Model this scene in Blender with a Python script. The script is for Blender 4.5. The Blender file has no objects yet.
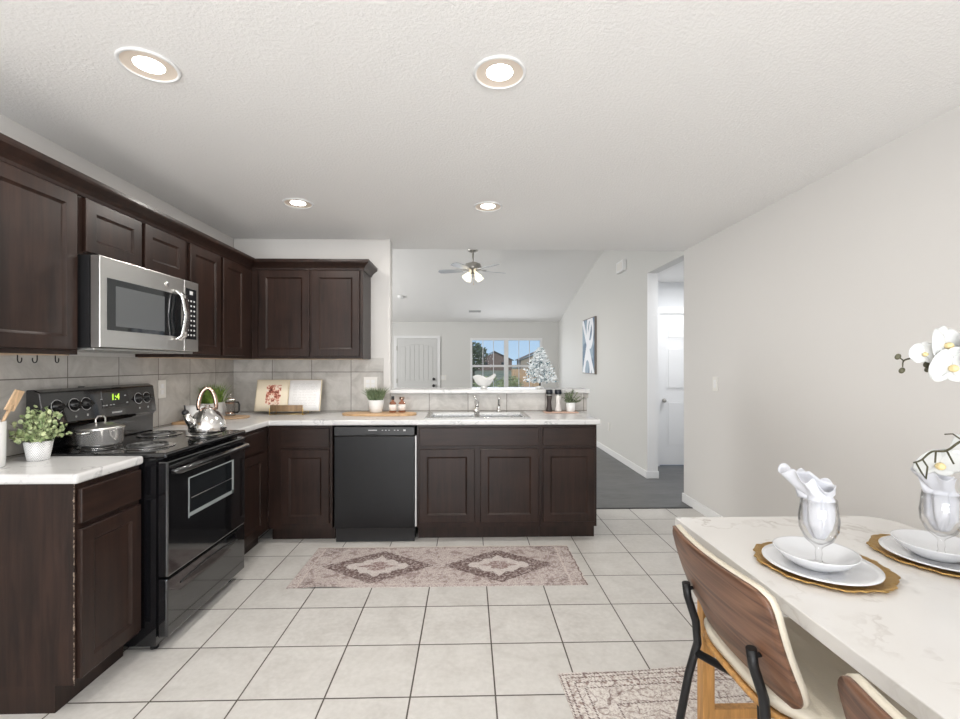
import bpy, bmesh, math, random
from mathutils import Vector, Matrix
random.seed(7)
PI = math.pi
S = bpy.context.scene
COL = S.collection

# ------------------------------------------------------------------ camera, world, light, exposure
cd = bpy.data.cameras.new('camera'); cam = bpy.data.objects.new('camera', cd); COL.objects.link(cam)
cam.location = (0, 0, 1.338); cam.rotation_euler = (PI/2, 0, -0.0248)
cd.sensor_width = 36; cd.lens = 457/960*36; cd.shift_y = 4.5/960; cd.clip_start = 0.02; cd.clip_end = 400
S.camera = cam
S.view_settings.view_transform = 'Standard'; S.view_settings.look = 'None'
S.view_settings.exposure = 0.0; S.view_settings.gamma = 1; S.view_settings.use_curve_mapping = False

W = bpy.data.worlds.new('world'); S.world = W; W.use_nodes = True
wn = W.node_tree.nodes; wl = W.node_tree.links
tcw = wn.new('ShaderNodeTexCoord'); sxw = wn.new('ShaderNodeSeparateXYZ'); wl.new(tcw.outputs['Generated'], sxw.inputs[0])
rw = wn.new('ShaderNodeValToRGB'); rw.color_ramp.elements[0].position = 0.0; rw.color_ramp.elements[0].color = (.50, .70, .90, 1)
rw.color_ramp.elements[1].position = .35; rw.color_ramp.elements[1].color = (.13, .33, .74, 1)
wl.new(sxw.outputs[2], rw.inputs[0]); wl.new(rw.outputs[0], wn['Background'].inputs[0]); wn['Background'].inputs[1].default_value = 1.0

sd = bpy.data.lights.new('sun', 'SUN'); so = bpy.data.objects.new('sun', sd); COL.objects.link(so)
sd.energy = 2.8; sd.angle = math.radians(1); sd.color = (1, .96, .9); so.rotation_euler = (math.radians(52), 0, math.radians(-25))

def area(name, loc, rot, sx, sy, power, color=(1, 1, 1), shape='RECTANGLE', spread=180):
    d = bpy.data.lights.new(name, 'AREA'); o = bpy.data.objects.new(name, d); COL.objects.link(o)
    d.shape = shape; d.size = sx; d.size_y = sy; d.energy = power; d.color = color; d.spread = math.radians(spread)
    o.location = loc; o.rotation_euler = rot
    return o
# rear, living side and hall lamps are added area fill
area('rear_fill', (-0.2, -2.25, 1.15), (math.radians(127), 0, 0), 3.0, 2.0, 168, (1.0, .992, .985))  # added lamp behind the camera, tilted up to brighten the ceiling; patio doors assumed
area('living_side_fill', (-3.9, 7.6, 1.45), (PI/2, 0, -PI/2), 2.4, 1.5, 125, (1.0, .995, .98))  # added area lamp brightening the living room; the side wall has no window
area('living_window_daylight', (0.87, 10.45, 1.36), (-PI/2, 0, 0), 1.6, 1.1, 14, (.96, .98, 1.0))  # added area lamp standing in for daylight at the far window
area('hall_fill', (2.85, 5.1, 2.38), (0, 0, 0), .3, .3, 19, (.97, .98, 1.0), 'DISK')  # added fill to brighten the hall; no ceiling fixture is built there
CANS = [(-1.178, 1.715), (0.117, 1.725), (-1.168, 3.16), (0.135, 3.19)]
for cx, cy in CANS:
    area('can_lamp', (cx, cy, 2.432), (0, 0, 0), .085, .085, 9, (1.0, .96, .90), 'DISK')
area('fan_lamp', (.066, 7.0, 2.50), (0, 0, 0), .2, .2, 16, (1.0, .93, .82), 'DISK')

# ------------------------------------------------------------------ material helpers
MATS = {}
class NT:
    def __init__(s, name):
        s.m = bpy.data.materials.new(name); s.m.use_nodes = True
        s.n = s.m.node_tree.nodes; s.l = s.m.node_tree.links; s.b = s.n['Principled BSDF']
    def new(s, t, **kw):
        x = s.n.new(t)
        for k, v in kw.items(): setattr(x, k, v)
        return x
    def link(s, a, b): s.l.new(a, b)
    def math(s, op, a, b=None, c=None):
        x = s.new('ShaderNodeMath', operation=op)
        for i, v in enumerate((a, b, c)):
            if v is None: continue
            if isinstance(v, (int, float)): x.inputs[i].default_value = v
            else: s.link(v, x.inputs[i])
        return x.outputs[0]
    def coord(s, out='Object', scale=(1, 1, 1), loc=(0, 0, 0), rot=(0, 0, 0)):
        t = s.new('ShaderNodeTexCoord'); mp = s.new('ShaderNodeMapping')
        mp.inputs['Scale'].default_value = scale; mp.inputs['Location'].default_value = loc; mp.inputs['Rotation'].default_value = rot
        s.link(t.outputs[out], mp.inputs[0]); return mp.outputs[0]
    def noise(s, vec, scale, detail=4, rough=.5, dist=0.0, color=False):
        x = s.new('ShaderNodeTexNoise'); x.inputs['Scale'].default_value = scale; x.inputs['Detail'].default_value = detail
        x.inputs['Roughness'].default_value = rough; x.inputs['Distortion'].default_value = dist
        if vec is not None: s.link(vec, x.inputs['Vector'])
        return x.outputs['Color' if color else 'Fac']
    def ramp(s, fac, stops, interp='LINEAR'):
        x = s.new('ShaderNodeValToRGB'); x.color_ramp.interpolation = interp
        e = x.color_ramp.elements
        while len(e) < len(stops): e.new(.5)
        for i, (p, c) in enumerate(stops):
            e[i].position = p; e[i].color = (c[0], c[1], c[2], 1) if not isinstance(c, (int, float)) else (c, c, c, 1)
        s.link(fac, x.inputs[0]); return x.outputs[0]
    def mix(s, f, a, b, blend='MIX'):
        x = s.new('ShaderNodeMix', data_type='RGBA', blend_type=blend)
        for i, v in ((0, f), (6, a), (7, b)):
            if isinstance(v, (int, float)): x.inputs[i].default_value = v
            elif isinstance(v, tuple): x.inputs[i].default_value = (*v[:3], 1)
            else: s.link(v, x.inputs[i])
        return x.outputs[2]
    def bump(s, h, strength=.2, dist=.01):
        x = s.new('ShaderNodeBump'); x.inputs['Strength'].default_value = strength; x.inputs['Distance'].default_value = dist
        s.link(h, x.inputs['Height']); s.link(x.outputs[0], s.b.inputs['Normal'])
    def col(s, c):
        if isinstance(c, tuple): s.b.inputs['Base Color'].default_value = (*c, 1)
        else: s.link(c, s.b.inputs['Base Color'])
    def set(s, **kw):
        for k, v in kw.items():
            i = s.b.inputs[k.replace('_', ' ')]
            if isinstance(v, (int, float, tuple)): i.default_value = v
            else: s.link(v, i)
        return s.m

def plain(name, c, rough=.5, metal=0.0, bump=0, bscale=60, var=0.0, **kw):
    if name in MATS: return MATS[name]
    t = NT(name)
    if var:
        n = t.noise(t.coord(), bscale*.3, 3)
        t.col(t.mix(t.ramp(n, [(.3, 0.), (.7, 1.)]), tuple(x*(1-var) for x in c), tuple(min(1, x*(1+var)) for x in c)))
    else: t.col(c)
    if bump: t.bump(t.noise(t.coord(), bscale, 4), bump, .004)
    MATS[name] = t.set(Roughness=rough, Metallic=metal, **kw); return MATS[name]

def m_wall(name, c, strength=.12):
    t = NT(name); v = t.coord()
    t.col(c); t.bump(t.noise(v, 90, 4, .6), strength, .004); return t.set(Roughness=.62)
def m_ceiling():
    t = NT('ceiling_paint'); v = t.coord(); t.col((.88, .87, .855))
    n = t.noise(v, 75, 5, .65); t.bump(t.ramp(n, [(.42, 0.), (.6, 1.)]), .32, .006); return t.set(Roughness=.6)
def grid_lines(t, v, size, off, gap, axes=(0, 1)):
    sp = t.new('ShaderNodeSeparateXYZ'); t.link(v, sp.inputs[0]); out = []; ids = []
    for a, o, sz in zip(axes, off, size):
        u = t.math('DIVIDE', t.math('SUBTRACT', sp.outputs[a], o), sz)
        f = t.math('FRACT', u); ids.append(t.math('FLOOR', u))
        e = t.math('MINIMUM', f, t.math('SUBTRACT', 1, f))
        out.append(t.math('LESS_THAN', e, gap/sz/2))
    return t.math('MAXIMUM', out[0], out[1]), ids
def tile_variation(t, v, ids, amount=1.0):
    cb = t.new('ShaderNodeCombineXYZ'); t.link(t.math('MULTIPLY', ids[0], 7.31), cb.inputs[0]); t.link(t.math('MULTIPLY', ids[1], 3.77), cb.inputs[1])
    va = t.new('ShaderNodeVectorMath', operation='ADD'); t.link(v, va.inputs[0]); t.link(cb.outputs[0], va.inputs[1])
    w = t.new('ShaderNodeTexWhiteNoise'); w.noise_dimensions = '3D'; t.link(cb.outputs[0], w.inputs['Vector'])
    return va.outputs[0], w.outputs['Value']
def m_floor_tile():
    t = NT('ceramic_floor_tile'); v = t.coord(); s = .343
    g, ids = grid_lines(t, v, (s, s), (s*-.685, s*5.37), .0065)
    vv, wn_ = tile_variation(t, v, ids)
    n = t.noise(vv, 5, 8, .62, .6); n2 = t.noise(vv, 40, 4, .6)
    c = t.ramp(n, [(.3, (.52, .495, .465)), (.5, (.60, .58, .55)), (.7, (.66, .64, .61))])
    c = t.mix(.25, c, t.ramp(n2, [(.35, (.50, .48, .45)), (.65, (.70, .68, .65))]))
    c = t.mix(t.math('MULTIPLY', wn_, .10), c, (.52, .50, .47))
    t.col(t.mix(g, c, (.085, .07, .058)))
    t.bump(t.math('SUBTRACT', t.math('MULTIPLY', n2, .15), g), .4, .003)
    return t.set(Roughness=t.math('ADD', t.math('MULTIPLY', n, .2), .26))
def m_wall_tile(name, axes, off):
    t = NT(name); v = t.coord(); s = .3425
    g, ids = grid_lines(t, v, (s, s), off, .005, axes)
    vv, wn_ = tile_variation(t, v, ids)
    n = t.noise(vv, 6, 8, .65, .8)
    c = t.ramp(n, [(.28, (.35, .33, .305)), (.5, (.50, .48, .45)), (.72, (.62, .60, .57))])
    c = t.mix(t.math('MULTIPLY', wn_, .2), c, (.37, .355, .33))
    t.col(t.mix(g, c, (.12, .105, .09))); t.bump(t.math('SUBTRACT', 1, g), .4, .003)
    return t.set(Roughness=.38)
def m_wood_floor():
    t = NT('grey_wood_floor'); v = t.coord()
    br = t.new('ShaderNodeTexBrick'); br.inputs['Scale'].default_value = 1; br.inputs['Brick Width'].default_value = .9
    br.inputs['Row Height'].default_value = .15; br.inputs['Mortar Size'].default_value = .002
    br.inputs['Color1'].default_value = (.075, .076, .078, 1); br.inputs['Color2'].default_value = (.12, .12, .12, 1); br.inputs['Mortar'].default_value = (.03, .03, .03, 1)
    t.link(v, br.inputs['Vector'])
    n = t.noise(t.coord(scale=(1.2, 14, 1)), 4, 6, .65, .5)
    t.col(t.mix(.55, br.outputs['Color'], t.ramp(n, [(.3, (.05, .052, .055)), (.7, (.20, .20, .20))])))
    return t.set(Roughness=.4)
def m_dark_wood(name='espresso_wood', lo=(.0098, .005, .0037), hi=(.0320, .0156, .0110), rough=.38, rot=(0, 0, 0), sc=(26, 26, 2.2)):
    t = NT(name)
    n = t.noise(t.coord(scale=sc, rot=rot), 1.3, 6, .6, .5); n2 = t.noise(t.coord(), 4, 4, .6)
    f = t.math('ADD', t.math('MULTIPLY', n, .6), t.math('MULTIPLY', n2, .4))
    t.col(t.ramp(f, [(.35, lo), (.65, hi)])); t.bump(n, .05, .002)
    return t.set(Roughness=rough, Coat_Weight=.05, Coat_Roughness=.2, Specular_IOR_Level=.30)
def m_marble(name='white_marble_laminate', base=(.66, .655, .65), vein=(.33, .33, .34), scale=1.7, amt=.75, rough=.22):
    t = NT(name); v = t.coord()
    d = t.noise(v, 1.6, 5, .6, 0, color=True)
    mx = t.new('ShaderNodeMix', data_type='VECTOR'); mx.inputs[0].default_value = .55
    t.link(v, mx.inputs[4]); t.link(d, mx.inputs[5])
    mp = t.new('ShaderNodeMapping'); mp.inputs['Rotation'].default_value = (0.3, 0.2, .9); mp.inputs['Scale'].default_value = (1, 2.6, 1); t.link(mx.outputs[1], mp.inputs[0])
    n = t.noise(mp.outputs[0], scale*2.2, 7, .55, .4)
    e = t.math('ABSOLUTE', t.math('SUBTRACT', n, .5))
    line = t.ramp(e, [(0., 1.), (.022, 0.)])
    cloud = t.ramp(t.noise(v, 2.3, 4), [(.42, 0.), (.75, 1.)])
    c = t.mix(t.math('MULTIPLY', cloud, .18), base, vein)
    msk = t.ramp(t.noise(v, 3.1, 2), [(.42, 0.), (.6, 1.)])
    c = t.mix(t.math('MULTIPLY', t.math('MULTIPLY', line, msk), amt), c, vein)
    t.col(c); return t.set(Roughness=rough)
def m_walnut():
    t = NT('walnut_veneer'); v = t.coord(scale=(.8, .55, 7.0), rot=(.06, 0, 0))
    d = t.noise(v, 2.0, 2, .5, .15)
    n = t.noise(t.coord(scale=(2, 2.5, 90), rot=(.06, 0, 0)), 1.5, 6, .6, .3)
    w = t.math('FRACT', t.math('MULTIPLY', d, 6))
    c = t.ramp(w, [(0., (.055, .023, .011)), (.45, (.145, .066, .034)), (.8, (.215, .108, .060)), (1., (.07, .03, .015))])
    t.col(t.mix(.35, c, t.ramp(n, [(.35, (.06, .025, .015)), (.65, (.25, .13, .085))])))
    return t.set(Roughness=.38)
def m_light_wood(name, c, rough=.45, sc=(6, 6, 40), rot=(0, 0, 0)):
    t = NT(name); n = t.noise(t.coord(scale=sc, rot=rot), 2, 5, .6, .4)
    t.col(t.ramp(n, [(.3, tuple(x*.65 for x in c)), (.7, tuple(min(1, x*1.2) for x in c))])); return t.set(Roughness=rough)
def m_steel(name='brushed_steel', c=(.70, .69, .67), rough=.30, sc=(2, 2, 90)):
    t = NT(name); n = t.noise(t.coord(scale=sc), 2, 4, .6)
    t.col(c); return t.set(Metallic=1.0, Roughness=t.math('ADD', t.math('MULTIPLY', n, .05), rough-.03))
def m_glass(name, c=(1, 1, 1), rough=0.0, ior=1.45):
    if name in MATS: return MATS[name]
    t = NT(name); tr = t.new('ShaderNodeBsdfTransparent'); lw0 = t.new('ShaderNodeLayerWeight'); t.link(t.ramp(lw0.outputs['Facing'], [(.55, c), (.98, tuple(x*(.55 if ior > 1.2 else 1) for x in c))]), tr.inputs[0])
    gl = t.new('ShaderNodeBsdfGlossy'); gl.inputs['Roughness'].default_value = .02
    lw = t.new('ShaderNodeLayerWeight'); lw.inputs['Blend'].default_value = .5; fr = t.math('ADD', t.math('MULTIPLY', t.math('POWER', lw.outputs['Facing'], 2.6), .85 if ior > 1.2 else 0.0), .04 if ior > 1.2 else .002); mx = t.new('ShaderNodeMixShader')
    t.link(fr, mx.inputs[0]); t.link(tr.outputs[0], mx.inputs[1]); t.link(gl.outputs[0], mx.inputs[2])
    t.link(mx.outputs[0], t.n['Material Output'].inputs['Surface']); t.n.remove(t.b); MATS[name] = t.m; return t.m
def m_emit(name, c, strength):
    t = NT(name); t.col((0, 0, 0)); return t.set(Emission_Color=(*c, 1), Emission_Strength=strength)
def m_leaf(name, lo, hi, rough=.5):
    t = NT(name); n = t.noise(t.coord(), 45, 2); t.col(t.ramp(n, [(.3, lo), (.7, hi)]))
    return t.set(Roughness=rough, Subsurface_Weight=.0)

def m_runner():
    """vintage runner: two large stepped diamonds on a mottled rose-beige field"""
    t = NT('vintage_runner_pile'); v = t.coord()
    wob = t.noise(v, 22, 3, .6, 0, color=True)
    mx = t.new('ShaderNodeMix', data_type='VECTOR'); mx.inputs[0].default_value = .035; t.link(v, mx.inputs[4]); t.link(wob, mx.inputs[5])
    sp = t.new('ShaderNodeSeparateXYZ'); t.link(mx.outputs[1], sp.inputs[0]); x, y = sp.outputs[0], sp.outputs[1]
    ax = t.math('ABSOLUTE', x); ay = t.math('ABSOLUTE', t.math('SUBTRACT', y, .0))
    u = t.math('DIVIDE', t.math('ABSOLUTE', t.math('SUBTRACT', ax, .385)), .355); w = t.math('DIVIDE', ay, .235)
    d = t.math('ADD', u, w)                                           # 1 on the diamond's outline
    noi = t.noise(v, 60, 4, .7); noi2 = t.noise(v, 150, 3, .7)
    light, dark, mid = (.60, .54, .51), (.115, .07, .065), (.36, .285, .27)
    sten = t.ramp(noi2, [(.42, 0.), (.56, 1.)])
    field = t.mix(sten, mid, light)
    motif = t.ramp(t.noise(v, 17, 3, .7, 1.), [(.52, 0.), (.60, 1.)])
    field = t.mix(t.math('MULTIPLY', motif, .6), field, (.20, .13, .12))
    band = t.math('MULTIPLY', t.math('LESS_THAN', d, 1.0), t.math('GREATER_THAN', t.math('ADD', d, t.math('MULTIPLY', t.math('PINGPONG', u, .12), 1.2)), .66))
    inner = t.math('LESS_THAN', d, .62)
    core = t.math('LESS_THAN', t.math('ADD', d, t.math('MULTIPLY', t.math('PINGPONG', w, .1), 1.2)), .36)
    c = t.mix(t.math('MULTIPLY', inner, .85), field, t.mix(sten, (.50, .43, .41), (.68, .63, .60)))
    c = t.mix(t.math('MULTIPLY', band, t.ramp(noi, [(.44, 1.), (.60, .15)])), c, dark)
    c = t.mix(t.math('MULTIPLY', core, t.ramp(noi, [(.42, .9), (.6, .2)])), c, (.20, .11, .10))
    def line(a, p, wd): return t.math('LESS_THAN', t.math('ABSOLUTE', t.math('SUBTRACT', a, p)), wd)
    bord = t.math('MAXIMUM', line(ax, .80, .004), line(ay, .247, .003))
    c = t.mix(t.math('MULTIPLY', bord, .7), c, (.62, .54, .50))
    out = t.math('MAXIMUM', t.math('GREATER_THAN', ax, .888), t.math('GREATER_THAN', ay, .289))
    o2 = t.math('MAXIMUM', line(ax, .885, .004), line(ay, .286, .0035))
    c = t.mix(t.math('MULTIPLY', t.math('MULTIPLY', t.math('LESS_THAN', t.math('ADD', t.math('SUBTRACT', .78, ax), t.math('MULTIPLY', t.math('SUBTRACT', .235, ay), 1.2)), .11), t.math('LESS_THAN', ax, .79)), t.ramp(noi, [(.42, .55), (.56, 0.)])), c, dark)
    c = t.mix(t.math('MULTIPLY', o2, .8), c, (.12, .07, .06)); c = t.mix(out, c, (.62, .57, .52))
    t.col(c); t.bump(noi2, .3, .002); return t.set(Roughness=.95)
def m_rug():
    t = NT('vintage_rug_pile'); v = t.coord()
    sp = t.new('ShaderNodeSeparateXYZ'); t.link(v, sp.inputs[0]); ax = t.math('ABSOLUTE', sp.outputs[0]); ay = t.math('ABSOLUTE', sp.outputs[1])
    e = t.math('MINIMUM', t.math('SUBTRACT', .46, ax), t.math('SUBTRACT', .66, ay))      # distance to the edge
    noi2 = t.noise(v, 95, 4, .8); noi = t.noise(v, 40, 4, .7)
    base = t.mix(t.ramp(noi2, [(.40, 0.), (.54, 1.)]), (.40, .33, .30), (.70, .66, .62))
    vo = t.new('ShaderNodeTexVoronoi'); vo.inputs['Scale'].default_value = 15; vo.feature = 'SMOOTH_F1'
    wv = t.new('ShaderNodeMix', data_type='VECTOR'); wv.inputs[0].default_value = .12; t.link(v, wv.inputs[4]); t.link(t.noise(v, 9, 2, .5, 0, color=True), wv.inputs[5]); t.link(wv.outputs[1], vo.inputs['Vector'])
    vine = t.ramp(t.math('PINGPONG', vo.outputs['Distance'], .13), [(.0, 1.), (.035, 0.)])
    c = t.mix(t.math('MULTIPLY', t.math('MULTIPLY', vine, t.ramp(noi, [(.45, 1.), (.62, .1)])), .85), base, (.13, .07, .06))
    v2 = t.new('ShaderNodeTexVoronoi'); v2.inputs['Scale'].default_value = 42; t.link(v, v2.inputs['Vector'])
    dots = t.ramp(v2.outputs['Distance'], [(.22, 1.), (.36, 0.)])
    inb = t.math('MULTIPLY', t.math('GREATER_THAN', e, .02), t.math('LESS_THAN', e, .095))
    c = t.mix(t.math('MULTIPLY', t.math('MULTIPLY', inb, dots), .75), c, (.21, .12, .10))
    for p in (.008, .028, .058, .092, .19):
        l = t.math('LESS_THAN', t.math('ABSOLUTE', t.math('SUBTRACT', e, p)), .0035)
        tick = t.math('GREATER_THAN', t.math('FRACT', t.math('MULTIPLY', t.math('ADD', sp.outputs[0], sp.outputs[1]), 65)), .4)
        c = t.mix(t.math('MULTIPLY', t.math('MULTIPLY', l, tick), .85), c, (.10, .06, .055))
    t.col(c); t.bump(noi2, .3, .002); return t.set(Roughness=.95)

M = dict(
    wall=m_wall('wall_paint', (.685, .667, .645)), wall_liv=m_wall('living_wall_paint', (.66, .655, .635)),
    wall_hall=m_wall('hall_wall_paint', (.72, .73, .74)), ceil=m_ceiling(), white=plain('white_trim_paint', (.80, .80, .80), .4),
    tile=m_floor_tile(), wfloor=m_wood_floor(),
    bsl=m_wall_tile('wall_tile_left', (1, 2), (2.391-.3425*5, 1.268-.3425*3)), bsb=m_wall_tile('wall_tile_back', (0, 2), (-1.718, 1.268-.3425*3)),
    wood=m_dark_wood(), woodh=m_dark_wood('espresso_wood_crosscut', sc=(2.2, 2.2, 26)), woodi=plain('cabinet_shadow_gap', (.012, .008, .007), .6),
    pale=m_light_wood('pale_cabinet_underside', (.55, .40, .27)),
    marble=m_marble(), tmarble=m_marble('white_marble_table', (.69, .675, .655), (.42, .38, .35), 1.3, .8, .2),
    black=plain('black_enamel', (.006, .006, .007), .10, Coat_Weight=.7, Coat_Roughness=.04, Coat_IOR=1.6), blackm=plain('black_plastic', (.012, .012, .013), .32),
    bglass=plain('dark_oven_glass', (.012, .014, .016), .04, Specular_IOR_Level=.8), iron=plain('black_powder_coated_steel', (.014, .014, .015), .42, .3),
    steel=m_steel(), chrome=plain('polished_chrome', (.86, .85, .84), .12, 1.0), sinkm=m_steel('sink_steel', (.42, .42, .41), .26, (2, 100, 2)),
    rose=plain('rose_gold_metal', (.50, .36, .29), .16, 1.0), gold=plain('gold_leaf', (.50, .32, .12), .38, 1.0, .8, 300), brass=plain('brass_wire', (.72, .52, .22), .3, 1.0),
    coil=plain('burner_coil', (.13, .13, .13), .35, .8), ceramic=plain('white_ceramic', (.80, .80, .79), .18), bone=plain('bone_china', (.72, .73, .75), .12, Coat_Weight=.5),
    plate=plain('switch_plate_plastic', (.78, .76, .72), .35), cream=plain('cream_upholstery', (.64, .585, .48), .55, 0, .25, 200), walnut=m_walnut(),
    oak=m_light_wood('golden_oak', (.52, .27, .085), sc=(30, 30, 3)), board=m_light_wood('bamboo_board', (.62, .40, .22), sc=(3, 40, 10)), spoon=m_light_wood('beech_spoon', (.68, .47, .29), sc=(30, 30, 3)),
    glass=m_glass('clear_glass'), napkin=plain('white_linen', (.60, .61, .65), .75, 0, .3, 250), petal=plain('orchid_petal', (.60, .61, .60), .5),
    glow=m_emit('lamp_glow', (1, .97, .92), 16), glowf=m_emit('fan_bulb_glow', (1, .93, .75), 7), baffle=plain('warm_lamp_baffle', (.80, .70, .60), .5),
    leafe=m_leaf('eucalyptus_leaf', (.17, .26, .10), (.55, .60, .34)), leafg=m_leaf('grass_blade', (.05, .13, .015), (.27, .40, .06)), leafs=m_leaf('succulent_leaf', (.07, .12, .05), (.28, .34, .20)),
    stem=plain('dark_stem', (.055, .05, .025), .6), soil=plain('potting_soil', (.03, .02, .012), .9), flock=plain('flocked_needles', (.86, .90, .92), .8), bough=plain('blue_green_needles', (.10, .22, .26), .7),
    nickel=plain('brushed_nickel', (.50, .48, .45), .3, 1.0), blade=plain('fan_blade_finish', (.50, .52, .56), .25), frost=plain('frosted_shade_glass', (.9, .86, .76), .4, 0.0, Emission_Color=(1, .9, .68, 1), Emission_Strength=1.6),
)

# ------------------------------------------------------------------ geometry helpers
class MB:
    def __init__(s): s.bm = bmesh.new()
    def _xf(s, vs, mat):
        if mat is not None: bmesh.ops.transform(s.bm, matrix=mat, verts=vs)
    def box(s, x0, x1, y0, y1, z0, z1, bev=0, seg=2, mat=None):
        r = bmesh.ops.create_cube(s.bm, size=1.0); vs = r['verts']
        bmesh.ops.transform(s.bm, matrix=Matrix.Translation(((x0+x1)/2, (y0+y1)/2, (z0+z1)/2)) @ Matrix.Diagonal((abs(x1-x0), abs(y1-y0), abs(z1-z0), 1)), verts=vs)
        if bev:
            es = list({e for v in vs for e in v.link_edges})
            rr = bmesh.ops.bevel(s.bm, geom=es, offset=bev, segments=seg, affect='EDGES', profile=.5)
            vs = list({v for f in rr['faces'] for v in f.verts} | {v for v in vs if v.is_valid})
        s._xf(vs, mat); return s
    def tube(s, pts, r, n=10, caps=True, closed=False):
        pts = [Vector(p) for p in pts]; N = len(pts); rs = r if isinstance(r, (list, tuple)) else [r]*N
        rings = []; up = Vector((0, 0, 1)); prev = None
        for i, p in enumerate(pts):
            a = pts[(i-1) % N] if (closed or i) else p; b = pts[(i+1) % N] if (closed or i < N-1) else p
            t = (b-a).normalized()
            if prev is None: side = t.cross(up if abs(t.z) < .95 else Vector((0, 1, 0))).normalized()
            else: side = (prev - t*prev.dot(t)).normalized()
            prev = side; o = t.cross(side)
            rings.append([s.bm.verts.new(p + (side*math.cos(2*PI*k/n) + o*math.sin(2*PI*k/n))*rs[i]) for k in range(n)])
        m = N if closed else N-1
        for i in range(m):
            A, B = rings[i], rings[(i+1) % N]
            for k in range(n):
                f = s.bm.faces.new((A[k], A[(k+1) % n], B[(k+1) % n], B[k])); f.smooth = True
        if caps and not closed:
            s.bm.faces.new(rings[0][::-1]); s.bm.faces.new(rings[-1])
        return s
    def lathe(s, prof, c=(0, 0, 0), n=32, wob=None, mat=None):
        c = Vector(c); rings = []; allv = []
        for r, z in prof:
            if r < 1e-6: vs = [s.bm.verts.new(c + Vector((0, 0, z)))]
            else: vs = [s.bm.verts.new(c + Vector((r*math.cos(2*PI*k/n)*(wob(k/n) if wob else 1), r*math.sin(2*PI*k/n)*(wob(k/n) if wob else 1), z))) for k in range(n)]
            rings.append(vs); allv += vs
        for A, B in zip(rings, rings[1:]):
            if len(A) == 1 and len(B) == 1: continue
            for k in range(n):
                if len(A) == 1: vs = (A[0], B[(k+1) % n], B[k])
                elif len(B) == 1: vs = (A[k], A[(k+1) % n], B[0])
                else: vs = (A[k], A[(k+1) % n], B[(k+1) % n], B[k])
                f = s.bm.faces.new(vs); f.smooth = True
        s._xf(allv, mat); return s
    def ball(s, c, r, sc=(1, 1, 1), n=12, mat=None):
        q = bmesh.ops.create_uvsphere(s.bm, u_segments=n, v_segments=max(6, n*2//3), radius=r)
        bmesh.ops.transform(s.bm, matrix=Matrix.Translation(c) @ (mat or Matrix()) @ Matrix.Diagonal((*sc, 1)), verts=q['verts'])
        for v in q['verts']:
            for f in v.link_faces: f.smooth = True
        return s
    def cyl(s, c, r, z0, z1, n=24): return s.lathe([(0, z0), (r, z0), (r, z1), (0, z1)], c, n)
    def prism(s, poly, z0, z1, plane='xy'):
        def P(a, b, h): return {'xy': (a, b, h), 'xz': (a, h, b), 'yz': (h, a, b)}[plane]
        A = [s.bm.verts.new(P(a, b, z0)) for a, b in poly]; B = [s.bm.verts.new(P(a, b, z1)) for a, b in poly]
        s.bm.faces.new(A[::-1]); s.bm.faces.new(B); n = len(poly)
        for k in range(n): s.bm.faces.new((A[k], A[(k+1) % n], B[(k+1) % n], B[k]))
        return s
    def quad(s, *ps, smooth=False):
        f = s.bm.faces.new([s.bm.verts.new(p) for p in ps]); f.smooth = smooth; return s
    def surf(s, fn, nu, nv, smooth=True):
        g = [[s.bm.verts.new(fn(i/nu, j/nv)) for j in range(nv+1)] for i in range(nu+1)]
        for i in range(nu):
            for j in range(nv):
                f = s.bm.faces.new((g[i][j], g[i+1][j], g[i+1][j+1], g[i][j+1])); f.smooth = smooth
        return s
    def gridslab(s, xs, ys, inside, z0, z1):
        vt, vb = {}, {}
        def V(d, i, j, z):
            if (i, j) not in d: d[(i, j)] = s.bm.verts.new((xs[i], ys[j], z))
            return d[(i, j)]
        ins = lambda i, j: 0 <= i < len(xs)-1 and 0 <= j < len(ys)-1 and inside((xs[i]+xs[i+1])/2, (ys[j]+ys[j+1])/2)
        for i in range(len(xs)-1):
            for j in range(len(ys)-1):
                if not ins(i, j): continue
                q = [(i, j), (i+1, j), (i+1, j+1), (i, j+1)]
                s.bm.faces.new([V(vt, *p, z1) for p in q]); s.bm.faces.new([V(vb, *p, z0) for p in q[::-1]])
                for (a, b), (di, dj) in zip(((0, 1), (1, 2), (2, 3), (3, 0)), ((0, -1), (1, 0), (0, 1), (-1, 0))):
                    if not ins(i+di, j+dj):
                        s.bm.faces.new((V(vb, *q[a], z0), V(vb, *q[b], z0), V(vt, *q[b], z1), V(vt, *q[a], z1)))
        return s
    def build(s, name, mat, parent=None, loc=None, bevel=0, solid=0, sub=0):
        bmesh.ops.recalc_face_normals(s.bm, faces=s.bm.faces[:])
        me = bpy.data.meshes.new(name); s.bm.to_mesh(me); s.bm.free(); me.materials.append(M[mat] if isinstance(mat, str) else mat)
        o = bpy.data.objects.new(name, me); COL.objects.link(o)
        if parent is not None: o.parent = parent
        if loc: o.location = loc
        if solid: md = o.modifiers.new('s', 'SOLIDIFY'); md.thickness = solid; md.offset = 0
        if bevel: md = o.modifiers.new('b', 'BEVEL'); md.width = bevel; md.segments = 3; md.limit_method = 'ANGLE'; md.angle_limit = .7
        if sub: md = o.modifiers.new('u', 'SUBSURF'); md.levels = sub; md.render_levels = sub
        return o

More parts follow.
